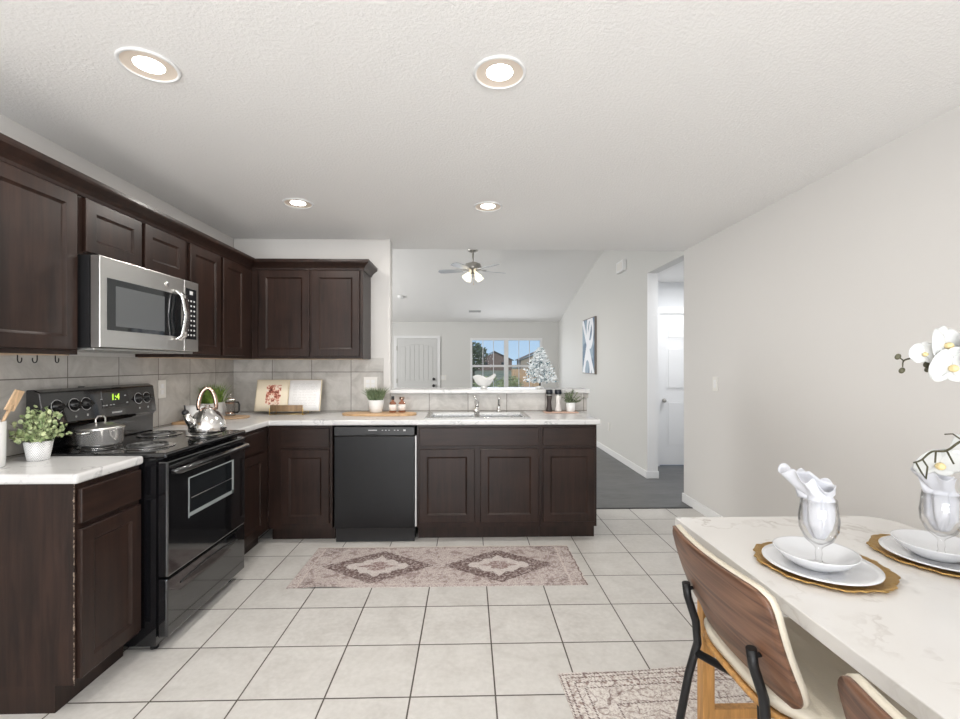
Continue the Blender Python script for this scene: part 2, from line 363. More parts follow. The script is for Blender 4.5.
def smooth(pts, k=5):
    P = [Vector(p) for p in pts]; out = []
    for i in range(len(P)-1):
        a, b, c, d = P[max(i-1, 0)], P[i], P[i+1], P[min(i+2, len(P)-1)]
        for j in range(k):
            t = j/k; out.append(.5*((2*b)+(c-a)*t+(2*a-5*b+4*c-d)*t*t+(3*b-a-3*c+d)*t**3))
    return out+[P[-1]]
def tag(o, label=None, cat=None, group=None, kind=None):
    if label: o['label'] = label
    if cat: o['category'] = cat
    if group: o['group'] = group
    if kind: o['kind'] = kind
    return o
def thing(name, label, cat, loc=(0, 0, 0), rz=0, group=None):
    o = bpy.data.objects.new(name, None); COL.objects.link(o); o.empty_display_size = .05
    o.location = loc; o.rotation_euler = (0, 0, rz); return tag(o, label, cat, group)
def struct(mb, name, mat, parent=None, **kw):
    o = mb.build(name, mat, parent, **kw)
    if parent is None: o['kind'] = 'structure'
    return o
def kids(o): return [c for c in bpy.data.objects if c.parent == o]
def dup(o, parent=None, loc=None, rz=None):
    c = o.copy(); COL.objects.link(c)
    if parent is not None: c.parent = parent
    for k in kids(o): dup(k, c)
    if loc is not None: c.location = loc
    if rz is not None: c.rotation_euler = (0, 0, rz)
    return c
def text(name, body, size, mat, parent, loc, rot, ext=.0005):
    cu = bpy.data.curves.new(name, 'FONT'); cu.body = body; cu.size = size; cu.extrude = ext; cu.align_x = 'CENTER'; cu.align_y = 'CENTER'
    t = bpy.data.objects.new(name+'_c', cu); COL.objects.link(t)
    bpy.context.view_layer.update()
    me = bpy.data.meshes.new_from_object(t.evaluated_get(bpy.context.evaluated_depsgraph_get()))
    bpy.data.objects.remove(t); me.materials.clear(); me.materials.append(M[mat] if isinstance(mat, str) else mat)
    o = bpy.data.objects.new(name, me); COL.objects.link(o); o.parent = parent; o.location = loc; o.rotation_euler = rot
    return o

XL, XR, YB, ZC = -2.06, 2.09, 4.05, 2.44
YE = 4.40      # end of the flat kitchen ceiling
# ------------------------------------------------------------------ structure
struct(MB().box(XL-.12, XR+.12, -2.5, 4.20, -.05, 0), 'floor', 'tile')
struct(MB().box(-4.12, 3.8, 4.20, 10.72, -.05, 0), 'floor', 'wfloor')
struct(MB().box(1.05, XR, 4.185, 4.215, 0, .006), 'trim_1', 'blackm')
struct(MB().box(XL-.12, XR+.12, -2.5, YE, ZC, ZC+.06), 'ceiling', 'ceil')
struct(MB().box(XL-.12, XL, -2.5, YB+.12, 0, ZC), 'wall_left', 'wall')
struct(MB().box(XL, -.69, YB, YB+.12, 0, ZC), 'wall_back', 'wall', bevel=.012)
struct(MB().box(XR, XR+.12, -2.5, 4.39, 0, ZC), 'wall_right', 'wall')
# rear wall with an assumed patio door added behind the camera for sky light
struct(MB().box(XL, -1.75, -2.5, -2.38, 0, ZC).box(1.35, XR, -2.5, -2.38, 0, ZC).box(-1.75, 1.35, -2.5, -2.38, 2.32, ZC), 'wall_rear', 'wall')
pd = MB()
for a, b in ((-1.75, -1.69), (-.23, -.17), (1.29, 1.35)): pd.box(a, b, -2.48, -2.42, 0, 2.32)
pd.box(-1.69, 1.29, -2.48, -2.42, 2.26, 2.32).box(-1.69, 1.29, -2.48, -2.42, 0, .06)
pdo = struct(pd, 'door_assumed', 'white'); MB().box(-1.69, 1.29, -2.453, -2.447, .06, 2.26).build('pane', 'glass', pdo)  # assumed glass patio door, unseen behind the camera
# half wall behind the sink with its raised tiled face
hw = struct(MB().box(-.69, 1.055, YB, YB+.12, 0, 1.078), 'wall_half', 'wall')
MB().box(-.745, 1.05, YB-.008, YB, .918, 1.078).build('backsplash', 'bsb', hw)
MB().box(1.00, 1.064, YB-.018, YB-.008, 1.035, 1.078, .004).build('cove_trim', 'bsb', hw)
struct(MB().box(XL, -.75, YB-.008, YB, .918, 1.392), 'trim_2', 'bsb')
struct(MB().box(XL, XL+.008, 1.66, YB-.008, .918, 1.379), 'trim_3', 'bsl')
# living room shell with its vaulted ceiling
zv = lambda y: 2.31 + (10.6-y)*.2244
lw = MB().prism([(5.30, 0), (10.6, 0), (10.6, zv(10.6)), (5.30, zv(5.30))], XR, XR+.12, 'yz')
lw.prism([(YE, 2.40), (5.30, 2.40), (5.30, zv(5.30)), (YE, zv(YE))], XR, XR+.12, 'yz'); struct(lw, 'wall_living_right', 'wall_liv')
struct(MB().prism([(YE-.05, 0), (10.72, 0), (10.72, zv(10.72)), (YE-.05, zv(YE-.05))], -4.12, -4.0, 'yz'), 'wall_living_left', 'wall_liv')
struct(MB().box(-4.0, XL-.12, YE-.15, YE-.03, 0, 3.8).box(XL-.12, XR+.12, YE-.1, YE-.001, ZC+.06, 3.8), 'wall_over_kitchen', 'wall_liv')
struct(MB().prism([(YE-.1, zv(YE-.1)), (10.72, zv(10.72)), (10.72, zv(10.72)+.08), (YE-.1, zv(YE-.1)+.08)], -4.12, XR+.12, 'yz'), 'ceiling', 'ceil')
WX0, WX1, WZ0, WZ1 = .035, 1.715, .76, 1.94
struct(MB().box(-4.0, WX0, 10.6, 10.72, 0, 2.33).box(WX1, XR+.12, 10.6, 10.72, 0, 2.33).box(WX0, WX1, 10.6, 10.72, 0, WZ0).box(WX0, WX1, 10.6, 10.72, WZ1, 2.33), 'wall_far', 'wall_liv')
win = MB()
mid = (WX0+WX1)/2
for a, b in ((WX0, WX0+.05), (WX1-.05, WX1), (mid-.05, mid+.05)): win.box(a, b, 10.60, 10.70, WZ0, WZ1, .004)
for a, b in ((WX0+.05, mid-.05), (mid+.05, WX1-.05)):
    win.box(a, b, 10.60, 10.70, WZ1-.05, WZ1); win.box(a, b, 10.60, 10.70, WZ0, WZ0+.04)
    win.box(a, b, 10.62, 10.68, 1.265, 1.315)
    for f in (1/3, 2/3): win.box(a+(b-a)*f-.007, a+(b-a)*f+.007, 10.63, 10.66, WZ0+.04, WZ1-.05)
wo = struct(win, 'window_1', 'white')
MB().box(WX0, WX1, 10.672, 10.676, WZ0, WZ1).build('pane', m_glass('window_glass', ior=1.1), wo)
bl = MB()
for k in range(44):
    z = WZ0+.05+k*.0255
    bl.box(WX0+.055, mid-.055, 10.604, 10.617, z, z+.0012); bl.box(mid+.055, WX1-.055, 10.604, 10.617, z, z+.0012)
bl.build('blind', 'white', wo)
# baseboards
def baseboard(name, boxes):
    m = MB()
    for b in boxes: m.box(*b, 0, .085, .004)
    return struct(m, name, 'white')
baseboard('baseboard_right', [(XR-.014, XR, -2.38, 4.39), (XR-.014, XR+.12, 4.39, 4.404)])
baseboard('baseboard_living', [(XR-.014, XR, 5.30, 10.6), (XR-.014, XR+.134, 5.286, 5.30)])
baseboard('baseboard_far', [(-4.0, -1.74, 10.586, 10.6), (-.64, XR-.014, 10.586, 10.6)])
# hall beyond the opening
struct(MB().box(XR+.12, 2.50, 5.95, 6.07, 0, 2.5).box(3.28, 3.9, 5.95, 6.07, 0, 2.5).box(2.50, 3.28, 5.95, 6.07, 2.03, 2.5), 'wall_hall', 'wall_hall')
struct(MB().box(3.8, 3.9, 4.1, 5.95, 0, 2.5).box(XR+.12, 3.9, 4.0, 4.1, 0, 2.5), 'wall_hall_right', 'wall_hall')
struct(MB().box(XR+.12, XR+.126, 5.30, 5.95, 0, 2.40).box(XR, XR+.12, 5.294, 5.30, .085, 2.40), 'trim_4', 'white')
struct(MB().box(XR+.12, 3.9, 4.0, 6.07, 2.415, 2.46), 'ceiling_hall', 'ceil')
def panel_door(mb, x0, x1, y, z0, z1, panels, t=.035):
    """slab whose front faces -Y with raised panels in sunken fields"""
    mb.box(x0, x1, y, y+t, z0, z1)
    for a, b, c, d in panels:
        mb.box(a, b, y-.004, y, c, d); mb.box(a+.022, b-.022, y-.010, y-.003, c+.022, d-.022, .006)
hd = MB(); P = []
for a, b in ((2.60, 2.84), (2.94, 3.18)):
    P += [(a, b, .25, .86), (a, b, 1.0, 1.56), (a, b, 1.66, 1.90)]
panel_door(hd, 2.50, 3.28, 5.95, .01, 2.0, P)
d1 = struct(hd, 'door_1', 'white')
MB().ball((2.555, 5.905, .86), .028).tube([(2.555, 5.95, .86), (2.555, 5.91, .86)], .012).build('door_knob', 'nickel', d1)
MB().box(2.43, 2.50, 5.925, 5.95, 0, 2.0).box(3.28, 3.35, 5.925, 5.95, 0, 2.0).box(2.43, 3.35, 5.925, 5.95, 2.0, 2.09).build('door_frame', 'white', d1)
# front door in the far wall
fd = MB(); fx0, fx1 = -1.65, -.73
fd.box(fx0, fx1, 10.57, 10.6, .01, 1.925)
for k in range(7):
    a = fx0+.10+k*.105; fd.box(a, a+.095, 10.562, 10.57, .95, 1.72 + .07*math.sin((k+.5)/7*PI), .003)
for a, b in ((fx0+.1, -1.24), (-1.14, fx1-.1)): fd.box(a, b, 10.562, 10.57, .2, .8, .004)
d2 = struct(fd, 'door_2', plain('door_paint', (.62, .62, .61), .45))
MB().box(fx0-.07, fx0-.005, 10.57, 10.6, 0, 1.93).box(fx1+.005, fx1+.07, 10.57, 10.6, 0, 1.93).box(fx0-.07, fx1+.07, 10.57, 10.6, 1.93, 1.99).build('door_frame', 'white', d2)
MB().ball((fx1-.075, 10.52, .84), .035).build('door_knob', 'blackm', d2)
MB().ball((fx1-.075, 10.545, .99), .033, (1, .6, 1)).build('deadbolt', 'blackm', d2)
for z in (.35, .95, 1.7): MB().box(fx0-.012, fx0+.004, 10.555, 10.57, z-.05, z+.05).build('hinge', 'nickel', d2)

# ------------------------------------------------------------------ outdoors through the far window
gm = NT('dry_lawn'); n_ = gm.noise(gm.coord(), .5, 5); gm.col(gm.ramp(n_, [(.4, (.13, .16, .06)), (.6, (.30, .25, .15))])); gm.set(Roughness=.9)
struct(MB().box(-90, 90, 10.8, 240, -.9, -.4), 'ground', gm.m)
roofs = [plain('roof_shingle_%s' % k, c, .8, 0, .3, 20) for k, c in (('brown', (.16, .12, .09)), ('grey', (.10, .10, .10)), ('tan', (.17, .13, .09)))]
walls = [plain('house_%s' % k, c, .7) for k, c in (('brick', (.17, .125, .10)), ('stone', (.27, .22, .17)), ('cream', (.33, .28, .21)))]
def house(x, y, w, dep, h, rh, ri, wi, label):
    r = thing('house', label, 'house', (x, y, -.4), 0, None)
    MB().box(-w/2, w/2, 0, dep, 0, h).prism([(-w/2, h), (w/2, h), (0, h+rh*.92)], .05, .3, 'xz').build('wall', walls[wi], r)
    MB().prism([(-w/2-.5, h-.15), (0, h+rh), (w/2+.5, h-.15), (w/2+.5, h), (0, h+rh+.2), (-w/2-.5, h)], -.4, dep+.4, 'xz').build('roof', roofs[ri], r)
    for sx in (-.25, .25): MB().box(sx*w-.5, sx*w+.5, -.04, 0, .9, 2.2).build('window', 'bglass', r)
house(-3.5, 110, 10, 9, 2.6, 1.7, 0, 1, 'stone house with a brown gable roof beside the tall tree, leftmost through the window')
house(7.0, 124, 9.5, 9, 2.8, 2.3, 1, 0, 'brick house with a grey gable roof just left of the window mullion')
house(17.8, 112, 10, 9, 2.8, 2.2, 2, 2, 'cream house with a tan gable roof just right of the window mullion')
house(30.0, 134, 9, 9, 2.6, 1.9, 0, 0, 'brick house with a brown gable roof, second right of the mullion')
house(41.0, 128, 9, 9, 2.4, 1.5, 1, 1, 'stone house with a grey gable roof behind the white tabletop tree')
def foliage(mb, c, rx, ry, rz, n, s, zmin=-1e9, flat=False, rnd=random):
    for _ in range(n):
        while True:
            p = Vector((rnd.uniform(-1, 1), rnd.uniform(-1, 1), rnd.uniform(-1, 1)))
            if p.length < 1: break
        q = Vector((c[0]+p.x*rx, c[1]+p.y*ry, max(zmin, c[2]+p.z*rz)))
        a = Vector((rnd.gauss(0, 1), rnd.gauss(0, 1), rnd.gauss(0, 1))).normalized(); b = a.orthogonal().normalized(); cc = a.cross(b)
        k = s*rnd.uniform(.7, 1.2); mb.quad(q-b*k, q-cc*k*.6, q+b*k, q+cc*k*.6)
tr = thing('garden_tree', 'dark leafy tree at the left edge of the far window view', 'tree', (.35, 32, -.4))
f = MB(); foliage(f, (0, 0, 2.3), 1.0, 1.0, 1.0, 900, .13); f.build('foliage', m_leaf('tree_leaf', (.02, .04, .015), (.09, .13, .05)), tr)
MB().tube([(0, 0, 0), (0, 0, 2)], .08).build('trunk', 'stem', tr)
for x, y, w, lb in ((.9, 22, .8, 'pale green bush behind the wavy white bowl'), (2.2, 24, .7, 'green bush below the window rail, right of the other bush')):
    f = MB(); foliage(f, (x, y, .15), w, .6, .62, 900, .07, -.39); tag(f.build('bush', m_leaf('bush_leaf', (.20, .26, .08), (.50, .52, .26))), lb, 'bush')
fe = MB()
for k in range(24): fe.box(3.2+k*.3, 3.2+k*.3+.29, 34, 34.03, -.4, .95, 0)
fe.box(3.2, 10.4, 34.03, 34.08, .1, .2).box(3.2, 10.4, 34.03, 34.08, .6, .7)
tag(fe.build('wooden_fence', m_light_wood('fence_cedar', (.55, .36, .20), sc=(10, 10, 1))), 'tan board fence outside, right of the window mullion', 'fence')
rf = MB()
for z in (-.1, .12, .34): rf.box(-3, 7, 18, 18.05, z, z+.06)
for k in range(6): rf.box(-3+k*2, -2.9+k*2, 17.99, 18.06, -.4, .45)
tag(rf.build('rail_fence', plain('weathered_rail', (.55, .52, .46), .7)), 'low pale three-rail fence outside across the far window', 'fence')

# ------------------------------------------------------------------ cabinets
ST = .057
def shaker(mb, x0, x1, z0, z1, t=.02, st=ST, rec=.009):
    """door front facing -Y with its back on y=0: frame with a bevelled step down to a flat panel"""
    V = mb.bm.verts.new
    def ring(i, y): return [V((x0+i, y, z0+i)), V((x1-i, y, z0+i)), V((x1-i, y, z1-i)), V((x0+i, y, z1-i))]
    R = [ring(0, 0), ring(0, -t+.003), ring(.003, -t), ring(st, -t), ring(st+.004, -t+.004), ring(st+.012, -t+rec)]
    for A, B in zip(R, R[1:]):
        for k in range(4): mb.bm.faces.new((A[k], A[(k+1) % 4], B[(k+1) % 4], B[k]))
    mb.bm.faces.new(R[-1]); mb.bm.faces.new(R[0][::-1])
def slabfront(mb, x0, x1, z0, z1, t=.02): mb.box(x0, x1, -t, 0, z0, z1, .004)
def carcass(mb, w, d, z0, z1, open_top=False):
    t = .018
    mb.box(0, t, 0.0, d, z0, z1).box(w-t, w, 0.0, d, z0, z1).box(t, w-t, 0, d, z0, z0+t).box(t, w-t, d-t, d, z0+t, z1)
    mb.box(t, w-t, 0, t, z0+t, z1)
    if not open_top: mb.box(t, w-t, t, d-t, z1-t, z1)
def cabinet(name, label, loc, rz, w, d, z0, z1, doors=(), drawers=(), toe=True, group=None, open_top=False, endpanel=False, pale=False, knock=0):
    r = thing(name, label, 'cabinet', loc, rz, group)
    c = MB(); carcass(c, w, d, z0, z1, open_top); c.build('carcass', 'wood', r)
    for x0, x1, a, b in doors:
        m = MB(); shaker(m, x0, x1, a, b); m.build('door', 'wood', r)
    for x0, x1, a, b in drawers:
        m = MB(); slabfront(m, x0, x1, a, b); m.build('drawer', 'woodh', r)
    if toe:
        MB().box(0, w, .072, .085, 0, z0).box(0, .018, .085, d, 0, z0).box(w-.018, w, .085, d, 0, z0).build('toe_kick', 'wood', r)
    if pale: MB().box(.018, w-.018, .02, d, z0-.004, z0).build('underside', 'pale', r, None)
    return r
XF = -1.50     # face of the left base run
ZT = .878
cabinet('base_cabinet', 'narrow dark wood base cabinet left of the stove, chipped end panel', (XF-.012, 1.79, 0), PI/2, .345, .543, .105, ZT, [(.012, .333, .125, .70)], [(.012, .333, .722, .858)])
cabinet('base_cabinet', 'dark wood base cabinet between the stove and the inside corner', (XF, 2.912, 0), PI/2, .54, .555, .105, ZT, [(.03, .44, .125, .70)], [(.03, .44, .722, .858)])
YF = 3.455
cabinet('base_cabinet', 'single-door dark wood base cabinet left of the dishwasher', (XF+.003, YF, 0), 0, .475, .585, .105, ZT, [(.10, .455, .145, .697)], [(.10, .455, .715, .855)])
cabinet('base_cabinet', 'double-door dark wood sink base cabinet right of the dishwasher', (-.388, YF, 0), 0, .932, .585, .105, ZT, [(.018, .432, .145, .697), (.475, .915, .145, .697)], [(.018, .915, .722, .858)], open_top=True)
cabinet('base_cabinet', 'single-door dark wood base cabinet at the open right end of the sink run', (.545, YF, 0), 0, .428, .585, .105, ZT, [(.016, .41, .145, .697)], [(.016, .41, .722, .858)])
t = NT('espresso_wood_chipped'); n = t.noise(t.coord(scale=(26, 26, 2.2)), 1.3, 6, .6, .5); v = t.coord(); sp = t.new('ShaderNodeSeparateXYZ'); t.link(v, sp.inputs[0])
edge = t.math('ADD', sp.outputs[1], t.math('ABSOLUTE', sp.outputs[0]))                       # distance from the worn vertical edge
wear = t.ramp(t.noise(t.coord(scale=(1, 1, 1)), 26, 6, .75), [(.47, 0.), (.80, .012)])
chip = t.math('MULTIPLY', t.math('LESS_THAN', edge, wear), t.math('GREATER_THAN', sp.outputs[2], .1))
t.col(t.mix(t.math('MULTIPLY', chip, .85), t.ramp(n, [(.35, (.0098, .005, .0037)), (.65, (.0320, .0156, .0110))]), (.36, .28, .22))); t.set(Roughness=.4, Specular_IOR_Level=.3)
[o for o in kids([o for o in bpy.data.objects if o.name == 'base_cabinet'][0]) if o.name.startswith('carcass')][0].data.materials[0] = t.m
# uppers
UF, UZ0, UZ1 = -1.76, 1.38, 2.12
cabinet('wall_cabinet', 'tall dark wall cabinet left of the microwave with three hooks underneath', (UF, 1.645, 0), PI/2, .455, .296, UZ0, UZ1, [(.03, .435, UZ0+.02, 2.095)], toe=False, pale=True)
cabinet('wall_cabinet', 'short two-door wall cabinet directly over the microwave', (UF, 2.105, 0), PI/2, .762, .296, 1.835, UZ1, [(.02, .375, 1.85, 2.095), (.40, .745, 1.85, 2.095)], toe=False)
cabinet('wall_cabinet', 'tall two-door wall cabinet between microwave and corner', (UF, 2.870, 0), PI/2, 1.17, .296, UZ0, UZ1, [(.035, .385, UZ0+.02, 2.095), (.42, .74, UZ0+.02, 2.095)], toe=False, pale=True)
cabinet('wall_cabinet', 'two-door dark wall cabinet on the back wall above the open cookbook', (UF+.003, 3.745, 0), 0, .897, .293, UZ0, UZ1, [(.062, .47, UZ0+.02, 2.095), (.49, .872, UZ0+.02, 2.095)], toe=False, pale=True)
# crown moulding: profile swept along the left run, the corner and round the right end
prof = [(0, 2.10), (.006, 2.10), (.010, 2.115), (.022, 2.13), (.040, 2.145), (.052, 2.155), (.055, 2.165), (.055, 2.180), (0, 2.180)]
path = [((XL+.001, 1.643), (0, -1)), ((UF+.002, 1.643), (1, -1)), ((UF+.002, 3.743), (1, -1)), ((-.858, 3.743), (1, -1)), ((-.858, YB-.001), (1, 0))]
cm = MB(); rings = [[cm.bm.verts.new((p[0]+d[0]*u, p[1]+d[1]*u, z)) for u, z in prof] for p, d in path]
for A, B in zip(rings, rings[1:]):
    for k in range(len(prof)): cm.bm.faces.new((A[k], A[(k+1) % len(prof)], B[(k+1) % len(prof)], B[k]))
cm.bm.faces.new(rings[0]); cm.bm.faces.new(rings[-1][::-1])
tag(cm.build('crown_molding', 'wood'), 'dark crown molding running along the tops of all the wall cabinets', 'molding')
for k, y in enumerate((1.915, 2.03, 2.083)):
    yy = (1.90, 1.985, 2.07)[k]
    h = MB().tube([(0, 0, 0), (0, 0, -.018)] + [(.0+.014*math.cos(a)-.014+.0, 0, -.018-.014*math.sin(a)) for a in [i*PI*1.15/8 for i in range(9)]], .0022, 8)
    lb = ('black cup hook under the wall cabinet, leftmost of three', 'black cup hook under the wall cabinet, middle of three', 'black cup hook under the wall cabinet, nearest the microwave')[k]
    tag(h.build('cup_hook', 'iron', loc=(-1.83, yy, UZ0-.0045)), lb, 'hook', 'cup hooks under the wall cabinet').rotation_euler = (0, 0, -PI/2 + (.3, 1.3, .3)[k])

# ------------------------------------------------------------------ worktops
TZ = .918
c = MB().gridslab([XL+.009, XF+.010], [1.775, 2.138], lambda x, y: True, .879, TZ)
tag(c.build('countertop', 'marble', bevel=.012), 'short white marble-look countertop left of the stove', 'countertop')
c = MB().gridslab([XL+.009, XF+.018, -.31, .06, .10, .45, 1.0], [2.912, 3.43, 3.545, 3.955, YB-.009],
                  lambda x, y: (x < XF+.018 or y > 3.43) and not (3.545 < y < 3.955 and (-.31 < x < .45)), .879, TZ)
tag(c.build('countertop', 'marble', bevel=.010), 'long L-shaped white marble-look countertop holding the sink', 'countertop')
tag(MB().box(-.688, 1.072, 4.005, 4.34, 1.079, 1.115).build('bar_top', 'marble', bevel=.008), 'raised white marble-look ledge above the sink, on the half wall', 'ledge')

# ------------------------------------------------------------------ sink and taps
sk = thing('kitchen_sink', 'stainless steel double-bowl sink set in the L-shaped countertop', 'sink', (.07, 3.75, TZ))
rim = MB().gridslab([-.41, -.375, -.02, .02, .375, .41], [-.235, -.20, .16, .235], lambda x, y: not (-.20 < y < .16 and (-.375 < x < -.02 or .02 < x < .375)), .0005, .007)
rim.build('rim', 'sinkm', sk, bevel=.002)
for a, b in ((-.375, -.02), (.02, .375)):
    m = MB(); V = m.bm.verts.new; R = []
    for i, z in ((0, .006), (.004, -.01), (.012, -.15), (.035, -.17)): R.append([V((a+i, -.20+i, z)), V((b-i, -.20+i, z)), V((b-i, .16-i, z)), V((a+i, .16-i, z))])
    for A, B in zip(R, R[1:]):
        for k in range(4): m.bm.faces.new((A[k], A[(k+1) % 4], B[(k+1) % 4], B[k]))
    m.bm.faces.new(R[-1]); bw = m.build('bowl', 'sinkm', sk)
    MB().cyl(((a+b)/2, -.02, 0), .04, -.1698, -.166).build('drain', 'chrome', bw)
fc = thing('faucet', 'low chrome kitchen faucet behind the middle of the sink', 'faucet', (.07, 3.955, TZ+.0075))
MB().lathe([(0, 0), (.03, 0), (.03, .006), (.019, .012), (.017, .07), (.021, .075), (.021, .09), (0, .098)], n=20).build('body', 'chrome', fc)
MB().tube([(0, -.01, .055), (0, -.06, .085), (0, -.12, .092), (0, -.165, .08), (0, -.175, .06)], [.013, .012, .011, .011, .012], 12).build('spout', 'chrome', fc)
MB().tube([(0, 0, .092), (-.010, .01, .115), (-.022, .012, .135)], [.008, .007, .010], 10).build('handle', 'chrome', fc)
sp_ = thing('side_sprayer', 'slim chrome side sprayer right of the faucet', 'sprayer', (.262, 3.955, TZ+.0075))
MB().lathe([(0, 0), (.022, 0), (.022, .005), (.013, .012), (.011, .05), (.014, .06)], n=16).build('holder', 'chrome', sp_)
MB().lathe([(.010, .055), (.012, .07), (.011, .10), (.015, .115), (.013, .128), (0, .13)], n=16).build('spray_head', 'chrome', sp_)

# ------------------------------------------------------------------ dishwasher
dw = thing('dishwasher', 'black built-in dishwasher between the dark base cabinets', 'dishwasher', (-.702, 3.44, 0))
MB().box(-.297, .297, .03, .58, .02, .868).build('body', 'blackm', dw)
MB().box(-.299, .299, -.015, .03, .112, .80, .006).build('door', plain('black_dishwasher_door', (.007, .007, .008), .28, 0, .04, 6, Specular_IOR_Level=.35), dw)
cp = MB().box(-.299, .299, -.020, .03, .803, .868, .005).build('control_panel', 'blackm', dw)
MB().box(-.065, .045, -.0212, -.0195, .806, .818).build('handle_recess', plain('recess_black', (.002, .002, .002), .6), cp)
lt = plain('pale_print', (.55, .55, .55), .5)
MB().box(-.045, .02, -.0208, -.0196, .842, .848).build('badge', lt, cp)
for x in (.055, .08, .105, .145, .17): MB().box(x, x+.010, -.0208, -.0196, .842, .847).build('button', lt, cp)
MB().box(.215, .232, -.0208, -.0196, .838, .85).build('start_button', lt, cp)
MB().box(-.295, .295, .02, .035, .0, .108, .003).build('kick_plate', 'blackm', dw)
MB().box(.3005, .3105, -.004, .03, .12, .80).build('side_trim', plain('pale_side_trim', (.62, .62, .62), .4), dw)

# ------------------------------------------------------------------ range
rg = thing('range', 'black freestanding electric coil range with oven, left wall', 'stove', (-1.732, 2.525, 0))
RX0, RX1 = -.30, .285        # local x: back .. body front (world -2.02 .. -1.435)
MB().box(RX0, RX1, -.372, .372, .03, .90).build('body', 'black', rg)
MB().box(RX0, .335, -.379, .379, .901, .926, .008).build('cooktop', 'black', rg)
od = MB().box(.287, .335, -.368, .368, .345, .885, .008).build('oven_door', 'black', rg)
MB().box(.3345, .3362, -.205, .225, .575, .765, .0).build('window', 'bglass', od)
wf = MB()
for a, b, c_, d_ in ((-.211, -.205, .569, .771), (.205, .225, .575, .765), (-.205, .225, .575, .594), (-.205, .225, .765, .771)): wf.box(.3345, .3375, a, b, c_, d_)
wf.build('interior_border', plain('grey_window_border', (.30, .33, .33), .25), od)  # wide far and bottom strips stand for the oven interior seen through glass
rk = MB()
for z in (.665,): rk.tube([(.3368, -.19, z), (.3368, .21, z)], .0012, 6)
rk.build('oven_rack', 'nickel', od)
MB().tube([(.337, -.345, .835), (.368, -.325, .835), (.374, 0, .838), (.368, .325, .835), (.337, .345, .835)], .0155, 12).build('handle', 'black', od)
dr = MB().box(.287, .333, -.368, .368, .065, .338, .008).build('drawer', 'black', rg)
gr_ = MB(); pts = [(-.27+.54*i/16, .275+.02*math.sin(PI*i/16)) for i in range(17)]
gr_.prism(pts + [(-.27+.54*(16-i)/16, .275-.022*math.sin(PI*i/16)) for i in range(1, 16)], .3325, .3345, 'yz').build('handle_recess', plain('recess_gloss_black', (.004, .004, .005), .08), dr)
gl = MB(); gl.tube([(.3345, y, z+.004) for y, z in pts], .0035, 6).build('handle_rim', 'blackm', dr)
bp = MB(); bp.prism([(-.30, .926), (-.235, .926), (-.235, 1.03), (-.215, 1.05), (-.235, 1.205), (-.265, 1.218), (-.30, 1.218)], -.379, .379, 'xz').build('backguard', 'black', rg, bevel=.006)
bg = [o for o in bpy.data.objects if o.name == 'backguard'][0]
tilt = math.atan2(.02, .155)
def on_panel(y, z): return (-.215 - (z-1.05)*.02/.155, y, z)
knobm = plain('knob_black', (.01, .01, .011), .22)
for k, (y, z) in enumerate(((-.30, 1.135), (-.205, 1.135), (-.135, 1.135), (.235, 1.135), (.305, 1.135))):
    p = on_panel(y, z); mt = Matrix.Translation(p) @ Matrix.Rotation(PI/2, 4, 'Y')
    m = MB().lathe([(0, 0), (.027, 0), (.027, .003), (.021, .006), (.019, .022), (0, .024)], n=20, mat=mt).box(-.004, .004, -.02, .02, .018, .030, .002, mat=mt); m.build('knob', knobm, bg)
    MB().lathe([(.031, 0), (.033, 0), (.033, .0012), (.031, .0012), (.031, 0)], n=32, mat=Matrix.Translation(p) @ Matrix.Rotation(PI/2-tilt, 4, 'Y')).build('dial_ring', lt, bg)
    q = on_panel(y, 1.078); MB().ball((q[0]+.001, q[1], q[2]), .006, (.3, 1, 1), 8).build('burner_mark', lt, bg)
p0 = on_panel(.06, 1.145)
ds = MB().box(-.002, .002, -.095, .095, -.045, .045, .001, mat=Matrix.Translation(p0) @ Matrix.Rotation(-tilt, 4, 'Y')).build('display_panel', 'bglass', bg)
text('display_digits', '1:4', .05, m_emit('green_digits', (.6, 1, .08), 1.6), bg, (p0[0]+.004, .055, 1.155), (PI/2, 0, PI/2))
for y, z in ((-.06, 1.15), (-.01+.12, 1.16), (-.05, 1.115), (-.03, 1.115), (0, 1.115), (.02, 1.115), (.12, 1.12)):
    q = on_panel(y+.02, z); MB().box(q[0]+.002, q[0]+.0035, q[1]-.006, q[1]+.006, q[2]-.002, q[2]+.002).build('button', lt, bg)
q = on_panel(.06, 1.072); MB().box(q[0]-.001, q[0]+.001, q[1]-.035, q[1]+.035, q[2]-.004, q[2]+.004).build('badge', lt, bg)
MB().tube([(-.30+.02, -.1, 1.218), (-.28, -.1, 1.222)], .014, 10).build('vent_knob', 'blackm', bg)
for (wx, wy, r) in ((-1.845, 2.33, .075), (-1.600, 2.33, .095), (-1.80, 2.71, .095), (-1.545, 2.71, .075)):
    lx, ly = wx+1.732, wy-2.525
    m = MB().lathe([(0, .9262), (r+.012, .9262), (r+.018, .9285), (r+.018, .930), (r+.008, .928), (0, .9272)], (lx, ly, 0), 32)
    b_ = m.build('burner', 'chrome', rg)
    tns = 4 if r > .08 else 3
    pts = [(lx+(.018+(r-.018)*i/(tns*20))*math.cos(2*PI*i/20), ly+(.018+(r-.018)*i/(tns*20))*math.sin(2*PI*i/20), .936) for i in range(tns*20+1)]
    MB().tube(pts, .0045, 6).build('coil', 'coil', b_)
for lx in (-.25, .25):
    for ly in (-.33, .33): MB().cyl((lx, ly, 0), .018, 0, .03, 12).build('leg', 'blackm', rg)

